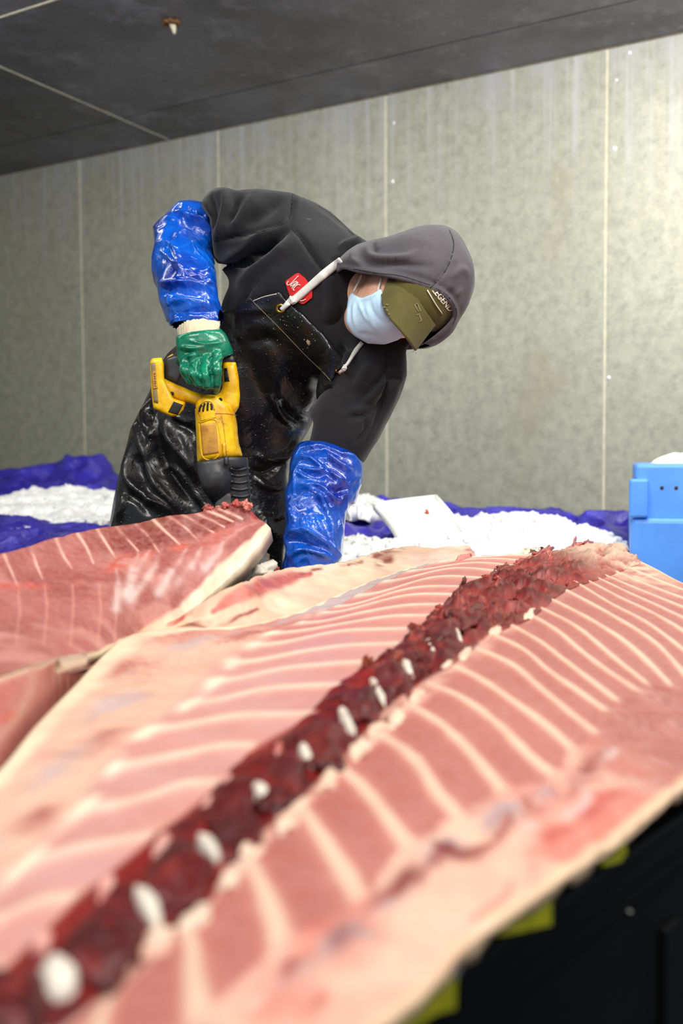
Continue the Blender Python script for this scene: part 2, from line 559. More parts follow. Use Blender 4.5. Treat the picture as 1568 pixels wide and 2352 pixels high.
# ceiling: panels between seams along and across the wall
cs = lambda p: (float((p - WA) @ WD), float((p - WA) @ WN))
_, v_seam = cs(PZ(65, 19, CEIL_Z))
u_a, _ = cs(PZ(0, 152, CEIL_Z)); u_b, _ = cs(PZ(345, 303, CEIL_Z))
u_seam = 0.5 * (u_a + u_b)
us = [seams[0], u_seam - 2.4, u_seam, u_seam + 4.8, max(seams[-1], u_seam + 4.9)]
us = sorted(set([round(x, 4) for x in us if seams[0] <= x <= seams[-1]] + [seams[0], seams[-1]]))
_, v_fold = cs(PZ(1000, 106, CEIL_Z))
vsn = [0.0, v_fold, v_seam, 2 * v_seam, 3 * v_seam]
ceil = MB().box(WA + WD * (us[0] + us[-1]) / 2 + WN * 1.5 * v_seam + np.array([0, 0, 0.06]), ((us[-1] - us[0]) / 2, 1.5 * v_seam, 0.035), AX).build('ceiling', CEIL)
tag(ceil, kind='structure')
for a, b in zip(us[:-1], us[1:]):
    for c, d in zip(vsn[:-1], vsn[1:]):
        MB().box(WA + WD * (a + b) / 2 + WN * (c + d) / 2 + np.array([0, 0, 0.012]), ((b - a) / 2 - 0.004, (d - c) / 2 - 0.004, 0.0125), AX).build('panel', CEIL, ceil, bevel=0.002)
for u in us[1:-1]:
    MB().box(WA + WD * u + WN * 1.5 * v_seam + np.array([0, 0, 0.010]), (0.0045, 1.5 * v_seam, 0.0125), AX).build('sealant_strip', SEAL, ceil)
for v in vsn[2:-1]:
    MB().box(WA + WD * (us[0] + us[-1]) / 2 + WN * v + np.array([0, 0, 0.010]), ((us[-1] - us[0]) / 2, 0.0045, 0.0125), AX).build('sealant_strip', SEAL, ceil)
# a rusty torn anchor and a few drips on the ceiling
RUST = plain('rusty_metal', srgb(120, 84, 50), 0.8, 0.3, var=0.5, scale=60)
c = PZ(393, 50, CEIL_Z - 0.004)
hk = empty('ceiling_anchor', c, 'small rusty bolt hole with a torn white plug in the grey ceiling', 'anchor')
ring = []
for j in range(20):
    a = 2 * math.pi * j / 20; ring.append(c + np.array([math.cos(a) * 0.028, math.sin(a) * 0.022, -0.002 - 0.003 * (j % 3)]))
MB().tube(ring + [ring[0]], 0.008, 6, cap=False).build('rust_ring', RUST, hk, True)
MB().tube([c + np.array([0.0, 0, 0.0]), c + np.array([0.008, 0.004, -0.02]), c + np.array([0.012, -0.004, -0.045])], [0.013, 0.011, 0.005], 8).build('plug', SEAL, hk, True)

wl = MB().box(WA + WD * (seams[0] - 0.03) + WN * 2.2 + np.array([0, 0, -CEIL_Z / 2]), (0.03, 2.3, CEIL_Z / 2), AX).build('wall_left', WALL); tag(wl, kind='structure')
floor = MB().box((0.3, 3.0, -0.03), (6, 6, 0.03)).build('floor', FLOOR); tag(floor, kind='structure')

# ------------------------------------------------------------------ black bin under the fish
U2 = np.array([0.66, 0.751, 0]); V2 = np.array([-0.751, 0.66, 0]); Z3 = np.array([0, 0, 1.0])
A0 = np.array([0.010, 0.590, 0.0])
AXB = np.array([U2, V2, Z3])
BIN_Z = 0.575
bin_ = empty('fish_bin', A0 + U2 * 0.70 + V2 * 0.515, 'black plastic bin with yellow tabs under the large split fish', 'bin')
ctr = A0 + U2 * 0.70 + V2 * 0.515
MB().box(ctr + Z3 * (BIN_Z - 0.02), (1.175, 0.50, 0.02), AXB).build('lid', BIN, bin_, bevel=0.006)
MB().box(ctr + Z3 * 0.30 + V2 * 0.005, (1.15, 0.485, 0.24), AXB).build('body', BIN, bin_, bevel=0.01)
MB().box(ctr + Z3 * 0.53 , (1.165, 0.492, 0.022), AXB).build('rim', BIN, bin_, bevel=0.006)
for a in (-0.9, 0, 0.9):
    MB().box(ctr + Z3 * 0.03 + U2 * a, (0.08, 0.46, 0.03), AXB).build('foot', BIN, bin_, bevel=0.005)
for a in np.arange(-1.05, 1.1, 0.3):
    MB().box(ctr + Z3 * 0.27 + U2 * a - V2 * 0.478, (0.02, 0.010, 0.18), AXB).build('rib', BIN, bin_, bevel=0.004)

# ------------------------------------------------------------------ ice bins behind, tarps, ice, board, tub
def pz_patch(rows, nu, nv):
    """rows of (px, py, z)"""
    R = np.stack([arc(r, nv) if len(r) > 2 else cr(r, nv) for r in rows]); R = cr(R, nu)
    return R

def sheet(name, rows, nu, nv, m, th, amp, sc, seed, label, cat, group=None, kind=None, ridged=False):
    G, _ = patch(rows, nu, nv)
    n = fbm(G, sc, seed, 4)
    if ridged: n = 0.6 - 1.6 * np.abs(n)
    du = np.gradient(G, axis=0); dv = np.gradient(G, axis=1); N = np.cross(du, dv); N /= np.linalg.norm(N, axis=-1)[..., None] + 1e-9
    N[N[..., 2] < 0] *= -1
    edge = np.minimum.outer(np.minimum(np.arange(nu), np.arange(nu)[::-1]) / 4.0, np.ones(nv)).clip(0.3, 1)
    G = G + N * (n * amp * edge)[..., None]
    v, f = slab(G, th)
    o = obj(name, v, f, m)
    return tag(o, label, cat, group, kind)

def heap(name, rows, nu, nv, lump, sc, seed, th=0.12, label='', cat='ice', group=None):
    """Crushed ice: a lumpy heap with rounded chunks proud of it."""
    G, _ = patch(rows, nu, nv)
    a = np.abs(vnoise(G, sc, seed)); b = np.abs(fbm(G, sc * 2.6, seed + 5, 3)); c2 = vnoise(G, sc * 0.35, seed + 9)
    G = G + np.array([0, 0, 1.0]) * ((0.4 - a) * lump * 0.7 + (0.4 - b) * lump * 0.5 + c2 * lump * 0.7)[..., None]
    v, f = slab(G, th)
    rng = np.random.default_rng(seed)
    V, F = [v], [f]; base = len(v)
    bm = bmesh.new(); bmesh.ops.create_icosphere(bm, subdivisions=2, radius=1)
    iv = np.array([x.co[:] for x in bm.verts]); jf = np.array([[y.index for y in x.verts] for x in bm.faces]); bm.free()
    jf = np.c_[jf, jf[:, 2]]
    for _ in range(260):
        i, j = rng.integers(2, nu - 2), rng.integers(2, nv - 2)
        r = rng.uniform(0.003, 0.011) * lump / 0.05
        q = iv * (1 + 0.55 * vnoise(iv, 1.9, int(rng.integers(1e6)))[:, None]) * r * rng.uniform(0.7, 1.3, 3)
        V.append(q + G[i, j] + (0, 0, r * 0.2)); F.append(jf + base); base += len(iv)
    me_v = np.concatenate(V); fs = [tuple(x) for x in F[0]] + [tuple(x[:3]) for g in F[1:] for x in g]
    o = obj(name, me_v, fs, ICE)
    return tag(o, label, cat, group, 'stuff')

# left: tarp-covered bin
sheet('blue_tarp', [[(-250, 1085, 4.95), (-80, 1100, 4.9), (0, 1082, 4.85), (120, 1062, 4.8), (225, 1052, 4.75), (262, 1110, 4.75), (330, 1105, 4.7)],
                    [(-250, 1120, 4.6), (-80, 1130, 4.55), (0, 1122, 4.5), (120, 1105, 4.45), (225, 1098, 4.4), (268, 1128, 4.4), (340, 1130, 4.4)],
                    [(-250, 1165, 4.3), (-80, 1160, 4.2), (0, 1158, 4.15), (120, 1140, 4.1), (225, 1142, 4.1), (268, 1145, 4.1), (340, 1150, 4.1)]],
      60, 120, TARP, 0.012, 0.075, 3.2, 3, 'rumpled blue tarpaulin bunched up against the wall left of the man', 'tarp', ridged=True)
heap('crushed_ice', [[(-260, 1160, 4.2), (0, 1152, 4.12), (100, 1138, 4.1), (180, 1134, 4.1), (260, 1132, 4.05), (380, 1140, 4.0)],
                     [(-260, 1185, 3.85), (0, 1172, 3.8), (100, 1165, 3.8), (180, 1160, 3.8), (260, 1160, 3.8), (380, 1170, 3.75)],
                     [(-260, 1235, 3.4), (0, 1215, 3.4), (100, 1212, 3.4), (180, 1212, 3.4), (260, 1212, 3.4), (380, 1212, 3.4)]],
     60, 150, 0.05, 9, 5, label='white crushed ice between two blue tarpaulins at left')
sheet('blue_tarp', [[(-260, 1192, 3.52), (-80, 1190, 3.5), (0, 1186, 3.5), (60, 1192, 3.45), (140, 1203, 3.4), (210, 1200, 3.4), (250, 1212, 3.3), (340, 1225, 3.2)],
                    [(-260, 1235, 3.2), (-80, 1235, 3.2), (0, 1230, 3.15), (60, 1234, 3.15), (140, 1238, 3.1), (210, 1242, 3.1), (250, 1246, 3.05), (340, 1252, 3.0)],
                    [(-260, 1300, 2.95), (-80, 1300, 2.95), (0, 1300, 2.9), (60, 1300, 2.9), (140, 1300, 2.9), (210, 1300, 2.9), (250, 1300, 2.9), (340, 1300, 2.85)],
                    [(-260, 1640, 2.93), (-80, 1640, 2.92), (0, 1640, 2.88), (60, 1640, 2.88), (140, 1640, 2.88), (210, 1640, 2.88), (250, 1640, 2.88), (340, 1640, 2.83)]],
      70, 140, TARP, 0.012, 0.045, 4.0, 8, 'smooth blue tarpaulin laid over the bin at left, with a smear of ice on it', 'tarp', ridged=True)
g = P(np.array([40.0]), np.array([1216.0]), np.array([3.28]))[0]
heap('ice_patch', [[(5, 1212, 3.36), (40, 1203, 3.4), (75, 1202, 3.4)], [(0, 1222, 3.26), (35, 1216, 3.28), (70, 1210, 3.32)], [(-5, 1224, 3.22), (30, 1221, 3.24), (62, 1214, 3.28)]],
     16, 24, 0.012, 14, 12, 0.02, label='small patch of ice lying on the front blue tarpaulin')
# right
sheet('blue_tarp', [[(740, 1150, 3.95), (860, 1150, 3.9), (1000, 1150, 3.9), (1060, 1158, 3.85), (1120, 1166, 3.85), (1230, 1175, 3.8), (1320, 1184, 3.75), (1352, 1170, 3.72), (1420, 1168, 3.7), (1500, 1180, 3.7)],
                    [(740, 1180, 3.6), (860, 1180, 3.6), (1000, 1178, 3.6), (1060, 1180, 3.6), (1120, 1186, 3.6), (1230, 1196, 3.55), (1320, 1206, 3.5), (1352, 1196, 3.5), (1420, 1196, 3.45), (1500, 1200, 3.45)],
                    [(740, 1260, 3.1), (860, 1262, 3.1), (1000, 1240, 3.3), (1060, 1240, 3.3), (1120, 1240, 3.3), (1230, 1240, 3.3), (1320, 1240, 3.3), (1352, 1242, 3.3), (1420, 1245, 3.25), (1500, 1245, 3.25)]],
      70, 200, TARP, 0.012, 0.05, 4.0, 21, 'blue tarpaulin along the wall behind the ice, right of the man', 'tarp', ridged=True)
heap('crushed_ice', [[(1040, 1196, 3.45), (1100, 1180, 3.4), (1150, 1168, 3.4), (1195, 1176, 3.4), (1250, 1180, 3.35), (1320, 1198, 3.3), (1390, 1228, 3.2), (1440, 1240, 3.15)],
                     [(980, 1225, 3.2), (1100, 1212, 3.2), (1150, 1205, 3.15), (1195, 1206, 3.15), (1250, 1212, 3.1), (1320, 1228, 3.05), (1390, 1244, 3.0), (1440, 1252, 3.0)],
                     [(740, 1285, 2.85), (900, 1288, 2.8), (1000, 1285, 2.8), (1130, 1280, 2.8), (1250, 1285, 2.75), (1320, 1285, 2.75), (1390, 1285, 2.75), (1440, 1285, 2.75)],
                     [(740, 1330, 2.65), (900, 1330, 2.65), (1000, 1330, 2.65), (1130, 1330, 2.65), (1250, 1330, 2.65), (1320, 1330, 2.65), (1390, 1330, 2.65), (1440, 1330, 2.65)]],
     80, 220, 0.05, 9, 31, label='white crushed ice heap between the foam board and the blue tub')
heap('crushed_ice', [[(730, 1236, 3.2), (800, 1232, 3.15), (850, 1234, 3.1), (900, 1238, 3.05), (960, 1248, 3.0)],
                     [(730, 1256, 3.0), (800, 1252, 3.0), (850, 1254, 2.98), (900, 1258, 2.95), (960, 1262, 2.92)],
                     [(730, 1310, 2.72), (800, 1310, 2.72), (850, 1310, 2.72), (900, 1310, 2.72), (960, 1310, 2.72)]],
     40, 70, 0.04, 10, 41, label='white crushed ice left of the foam board, below the blue tarpaulin')
heap('crushed_ice', [[(770, 1160, 3.78), (810, 1146, 3.78), (845, 1145, 3.76), (890, 1158, 3.74)], [(770, 1172, 3.66), (810, 1160, 3.66), (845, 1158, 3.64), (890, 1168, 3.62)], [(770, 1180, 3.58), (810, 1178, 3.56), (845, 1178, 3.54), (890, 1180, 3.54)]],
     20, 40, 0.03, 10, 43, 0.05, label='small heap of ice on top of the blue tarpaulin beside the sleeve')
# bins that carry them
def icebin(c, ux, hx, hy, h, label):
    ax = np.array([ux, np.cross([0, 0, 1], ux), [0, 0, 1]])
    e = empty('ice_bin', (c[0], c[1], 0), label, 'bin')
    MB().box((c[0], c[1], h / 2 + 0.04), (hx, hy, h / 2 - 0.04), ax).build('body', TUB, e, bevel=0.02)
    MB().box((c[0], c[1], h - 0.03), (hx + 0.02, hy + 0.02, 0.03), ax).build('rim', TUB, e, bevel=0.01)
    for s in (-1, 1):
        MB().box(np.array([c[0], c[1], 0.04]) + s * 0.7 * hx * ux, (0.06, hy, 0.04), ax).build('foot', TUB, e, bevel=0.01)
icebin((-1.45, 3.75), WD, 1.05, 0.55, 0.60, 'low bin covered by the blue tarpaulins left of the man')
icebin((0.25, 3.48), WD, 0.52, 0.30, 0.55, 'low bin heaped with ice and blue tarpaulin right of the man')

# white foam board leaning in the ice
bd = empty('foam_board', P(985, 1262, 2.9), 'white foam board with a red speck leaning in the ice', 'board')
G, _ = patch([[(856, 1158, 3.2), (930, 1148, 3.22), (1000, 1140, 3.24)], [(900, 1210, 3.04), (975, 1200, 3.06), (1042, 1190, 3.08)], [(942, 1290, 2.86), (1030, 1284, 2.88), (1096, 1276, 2.9)]], 16, 16)
v, f = slab(G, 0.02); obj('panel', v, f, BOARD, bd)
e1 = cr([(856, 1158, 3.2), (930, 1148, 3.22), (1000, 1140, 3.24)], 8)
MB().tube(P(e1[:, 0], e1[:, 1] + 1, e1[:, 2] - 0.004), 0.007, 8).build('rim', BOARD, bd, True)
e1 = cr([(1000, 1140, 3.24), (1042, 1190, 3.08), (1085, 1250, 2.94), (1096, 1276, 2.9)], 10)
MB().tube(P(e1[:, 0], e1[:, 1], e1[:, 2] - 0.004), 0.007, 8).build('rim', BOARD, bd, True)
sp = [(976, 1168), (983, 1171), (986, 1180), (981, 1184), (977, 1177)]
MEATRED = plain('meat_scrap_red', srgb(176, 70, 52), 0.4, var=0.2)
spv = [P(x, y, 3.12 - 0.012) for x, y in sp] + [P(x, y, 3.12 - 0.002) for x, y in sp]
obj('speck', spv, [(0, 1, 2, 3, 4)] + [(k, k + 5, (k + 1) % 5 + 5, (k + 1) % 5) for k in range(5)], MEATRED, bd)

# blue tub at the right
TD = 2.85
tub_c = P(1700, 1200, TD + 0.3)
tub = empty('fish_tub', (tub_c[0], tub_c[1], 0), 'sky blue plastic tub filled with ice at the wall, right side', 'tub')
ax = np.array([[0.963, -0.27, 0], [0.27, 0.963, 0], [0, 0, 1.0]])
q0 = P(1458, 1065, TD); q1 = P(1450, 1190, TD); zt, zm = q0[2], q1[2]
def tubbox(name, x0, x1, y0, y1, z0, z1, bev=0.012, m=TUB):
    o = q0.copy(); o[2] = 0
    c = o + ax[0] * (x0 + x1) / 2 + ax[1] * (y0 + y1) / 2 + Z3 * (z0 + z1) / 2
    return MB().box(c, ((x1 - x0) / 2, (y1 - y0) / 2, (z1 - z0) / 2), ax).build(name, m, tub, bevel=bev, seg=3)
tubbox('front_wall', 0, 0.62, 0, 0.05, zm - 0.01, zt)
tubbox('side_wall', 0, 0.05, 0.05, 0.41, zm - 0.01, zt)
tubbox('side_wall', 0.57, 0.62, 0.05, 0.41, zm - 0.01, zt)
tubbox('back_wall', 0, 0.62, 0.41, 0.46, zm - 0.01, zt)
tubbox('base', -0.012, 0.632, -0.02, 0.472, 0.10, zm, 0.014)
tubbox('corner_lug', -0.016, 0.038, -0.028, 0.03, zm + 0.002, P(1460, 1100, TD)[2], 0.008)
tubbox('corner_lug', 0.582, 0.636, -0.028, 0.03, zm + 0.002, P(1460, 1100, TD)[2], 0.008)
for x in (0.03, 0.43):
    tubbox('runner', x, x + 0.16, 0.0, 0.45, 0.0, 0.11, 0.01)
HOLE = plain('dark_hole', srgb(58, 40, 38), 0.8)
for px in (1519, 1551):
    c = P(px, 1120, TD) ; o = c - ax[1] * 0.0
    k = ((q0 - c) @ ax[1]); c = c + ax[1] * (k - 0.001)
    vs = [c - ax[1] * 0.003] + [c + 0.0055 * (math.cos(2 * math.pi * j / 12) * ax[0] + math.sin(2 * math.pi * j / 12) * Z3) for j in range(12)]
    obj('drain_hole', vs, [(0, 1 + (j + 1) % 12, 1 + j) for j in range(12)], HOLE, tub)
gx, gy = np.meshgrid(np.linspace(0.052, 0.568, 60), np.linspace(0.052, 0.408, 40), indexing='ij')
o = q0.copy(); o[2] = 0
G = o + gx[..., None] * ax[0] + gy[..., None] * ax[1]
hh = 0.046 * np.clip(np.minimum(gx - 0.045, 0.57 - gx) * 14, 0, 1) ** 0.6 * np.clip(np.minimum(gy - 0.02, 0.42 - gy) * 8, 0, 1) ** 0.6
G[..., 2] = zt - 0.018 + hh * 0.8 + 0.012 * np.abs(vnoise(G, 22, 3)) + 0.016 * vnoise(G, 7, 5)
v, f = slab(G, 0.04, (0, 0, -1))
tag(obj('tub_ice', v, f, ICE), 'white crushed ice filling the blue tub at right', 'ice', None, 'stuff')

# ------------------------------------------------------------------ the large split fish
def m_flesh(name, rough=0.38, grain=90, sub=0.12, pale=srgb(228, 190, 178), deep=srgb(160, 80, 74), gam=1.4):
    t = NT(name)
    gm = t.n('ShaderNodeGamma', Gamma=gam); t.l(t.attr(), gm.inputs[0]); col = gm.outputs[0]
    n1 = t.noise(grain, 5, 0.65); n2 = t.noise(14, 4, 0.6)
    col = t.mix(t.ramp(n1, [(0.35, 0.0), (0.75, 0.22)]), col, pale)
    col = t.mix(t.ramp(n2, [(0.45, 0.0), (0.75, 0.22)]), col, deep)
    t.set(Base_Color=col, Roughness=rough, Specular_IOR_Level=0.45, Subsurface_Weight=sub, Subsurface_Radius=(0.012, 0.004, 0.003), Subsurface_Scale=0.6)
    t.bump(n1, 0.25, 0.003)
    return t.m
FLESH = m_flesh('tuna_flesh')
BLOOD = m_flesh('dark_spine_flesh', 0.42, 60, 0.05, srgb(140, 44, 40), srgb(60, 8, 10), 1.1)
BONE = plain('wet_white_bone', srgb(238, 228, 210), 0.3, var=0.08, scale=50)

S0, S1 = np.array([-0.18, 0.55]), np.array([0.62, 2.15])
SE = (S1 - S0) / np.linalg.norm(S1 - S0)
def fish_z(x, y):
    dx, dy = x - S0[0], y - S0[1]
    l = dx * SE[0] + dy * SE[1]; q = dx * SE[1] - dy * SE[0]
    return 0.645 + 0.05 * np.clip(l, -0.6, 2.4) - np.where(q > 0, 0.5 * q * q, 0.03 * q * q)

def on_fish(px, py):
    z = np.full(np.shape(px), 0.68)
    for _ in range(24):
        p = PZ(px, py, z)
        y = np.clip(p[..., 1], 0.1, 3.2); x = np.clip(p[..., 0], -1.5, 2.2)
        z = 0.5 * z + 0.5 * np.clip(fish_z(x, y), 0.45, 0.80)
    return PZ(px, py, z)

def stations(lst, split, nt, ns):
    """lst: (inner points, outer points) per myoseptum -> pixel grid [ns_total, nt, 2] with t = split at the end of the lines."""
    n1 = int(nt * split)
    rows = []
    for inn, out in lst:
        a = arc(inn, n1); b = arc([inn[-1]] + list(out), nt - n1 + 1)[1:]
        rows.append(np.concatenate([a, b]))
    R = np.array(rows)
    return cr(R, (len(lst) - 1) * ns + 1)

RIGHT = [
 ([(150, 2300), (110, 2360), (80, 2440)], [(60, 2560), (40, 2700)]),
 ([(300, 2225), (255, 2290), (225, 2350), (205, 2430)], [(230, 2580), (300, 2760)]),
 ([(415, 2105), (437, 2165), (444, 2240), (455, 2330)], [(500, 2470), (590, 2620)]),
 ([(560, 1955), (598, 2030), (625, 2100), (645, 2170)], [(695, 2300), (790, 2430)]),
 ([(685, 1845), (738, 1920), (784, 1995), (825, 2060)], [(890, 2180), (965, 2292)]),
 ([(770, 1755), (832, 1810), (884, 1872), (932, 1935)], [(1005, 2060), (1064, 2178)]),
 ([(862, 1680), (948, 1740), (1003, 1820), (1052, 1875)], [(1125, 1985), (1180, 2098)]),
 ([(930, 1612), (1018, 1668), (1090, 1740), (1152, 1815)], [(1230, 1905), (1290, 2018)]),
 ([(980, 1568), (1062, 1604), (1145, 1665), (1214, 1735), (1266, 1778)], [(1350, 1850), (1425, 1932)]),
 ([(1030, 1525), (1094, 1555), (1184, 1615), (1264, 1675), (1316, 1722)], [(1415, 1800), (1506, 1865)]),
 ([(1090, 1488), (1174, 1525), (1234, 1575), (1294, 1625), (1362, 1680)], [(1470, 1745), (1580, 1800)]),
 ([(1120, 1452), (1199, 1490), (1259, 1540), (1324, 1585), (1380, 1625)], [(1500, 1700), (1665, 1745)]),
 ([(1165, 1432), (1234, 1470), (1294, 1515), (1359, 1565), (1420, 1612)], [(1550, 1668), (1750, 1695)]),
 ([(1200, 1402), (1274, 1445), (1334, 1495), (1394, 1540), (1466, 1587)], [(1610, 1640), (1840, 1645)]),
 ([(1225, 1388), (1324, 1440), (1409, 1510), (1494, 1577)], [(1650, 1615), (1900, 1595)]),
 ([(1250, 1368), (1359, 1425), (1449, 1485), (1544, 1577)], [(1680, 1590), (1960, 1545)]),
 ([(1285, 1348), (1409, 1415), (1509, 1480), (1590, 1570)], [(1700, 1560), (2000, 1520)]),
 ([(1308, 1328), (1400, 1385), (1500, 1440), (1640, 1550)], [(1760, 1540), (2020, 1505)]),
 ([(1325, 1320), (1415, 1368), (1530, 1425), (1690, 1530)], [(1800, 1525), (2040, 1490)]),
 ([(1345, 1314), (1430, 1355), (1550, 1410), (1730, 1500)], [(1830, 1505), (2060, 1475)]),
 ([(1365, 1310), (1445, 1345), (1570, 1395), (1750, 1465)], [(1850, 1470), (2070, 1460)]),
 ([(1390, 1302), (1465, 1335), (1580, 1378), (1760, 1440)], [(1860, 1450), (2080, 1445)]),
 ([(1415, 1290), (1485, 1322), (1590, 1362), (1760, 1415)], [(1860, 1430), (2085, 1430)]),
 ([(1432, 1272), (1500, 1305), (1580, 1346), (1720, 1392)], [(1850, 1410), (2090, 1415)]),
]
LEFT = [
 ([(10, 2230), (-80, 2240), (-180, 2270)], [(-300, 2330), (-520, 2420)]),
 ([(185, 2060), (75, 2075), (0, 2112), (-90, 2150)], [(-240, 2180), (-430, 2200)]),
 ([(365, 1915), (250, 1935), (150, 1955), (60, 1988)], [(-90, 2010), (-270, 1985)]),
 ([(520, 1795), (425, 1800), (350, 1825), (280, 1845), (195, 1858)], [(70, 1872), (-110, 1860)]),
 ([(600, 1712), (515, 1712), (425, 1730), (330, 1750), (262, 1762)], [(140, 1765), (0, 1768)]),
 ([(730, 1636), (650, 1640), (550, 1643), (450, 1660), (350, 1678)], [(225, 1672), (82, 1668)]),
 ([(790, 1572), (700, 1575), (600, 1583), (510, 1605), (432, 1620)], [(300, 1602), (176, 1570)]),
 ([(855, 1518), (750, 1525), (650, 1535), (560, 1555), (488, 1570)], [(368, 1540), (241, 1502)]),
 ([(910, 1478), (800, 1482), (700, 1495), (600, 1515), (530, 1525)], [(418, 1492), (302, 1458)]),
 ([(970, 1443), (875, 1445), (775, 1450), (650, 1475), (575, 1484)], [(482, 1463), (402, 1444)]),
 ([(1005, 1413), (900, 1415), (800, 1430), (700, 1447), (630, 1455)], [(560, 1448), (500, 1442)]),
 ([(1030, 1388), (935, 1390), (840, 1405), (750, 1425), (690, 1432)], [(640, 1431), (590, 1431)]),
 ([(1065, 1365), (935, 1367), (800, 1400), (740, 1410)], [(695, 1413), (655, 1414)]),
 ([(1095, 1347), (950, 1350), (825, 1385), (770, 1396)], [(735, 1394), (708, 1396)]),
 ([(1125, 1328), (1000, 1325), (880, 1358), (820, 1370)], [(790, 1370), (762, 1372)]),
 ([(1155, 1312), (1040, 1305), (930, 1328), (880, 1338)], [(850, 1341), (822, 1346)]),
 ([(1190, 1300), (1090, 1292), (990, 1305), (940, 1314)], [(910, 1318), (882, 1324)]),
 ([(1225, 1290), (1140, 1283), (1060, 1286), (1010, 1294)], [(980, 1298), (952, 1302)]),
 ([(1262, 1281), (1190, 1276), (1130, 1278), (1090, 1281)], [(1060, 1283), (1035, 1285)]),
 ([(1300, 1272), (1250, 1272), (1210, 1273), (1180, 1274)], [(1150, 1275), (1125, 1276)]),
 ([(1340, 1266), (1310, 1266), (1280, 1267), (1260, 1268)], [(1245, 1269), (1230, 1270)]),
]
NSR, NSL = 22, 24
GR = stations(RIGHT, 0.62, 150, NSR)
GL = stations(LEFT, 0.62, 150, NSL)
C = lambda *a: np.array(srgb(*a)[:3])

def lines(ns, per, nt, w0):
    s = np.arange(ns)[:, None] / per; t = np.linspace(0, 1, nt)[None, :]
    return s, t, np.abs(s - np.round(s))

def mixc(a, b, w): return a * (1 - w[..., None]) + b * w[..., None]

def seg_d(R, pts):
    px, py = R[..., 0], R[..., 1]
    q = cr(pts, 24) if len(pts) > 2 else np.array(pts, float); dm = np.full(px.shape, 1e9); tm = np.zeros(px.shape)
    for i in range(len(q) - 1):
        a, b = q[i][:2], q[i + 1][:2]; e = b - a
        t = np.clip(((px - a[0]) * e[0] + (py - a[1]) * e[1]) / (e @ e + 1e-9), 0, 1)
        d = np.hypot(px - a[0] - e[0] * t, py - a[1] - e[1] * t)
        k = d < dm; dm = np.where(k, d, dm); tm = np.where(k, (i + t) / (len(q) - 1), tm)
    return dm, tm

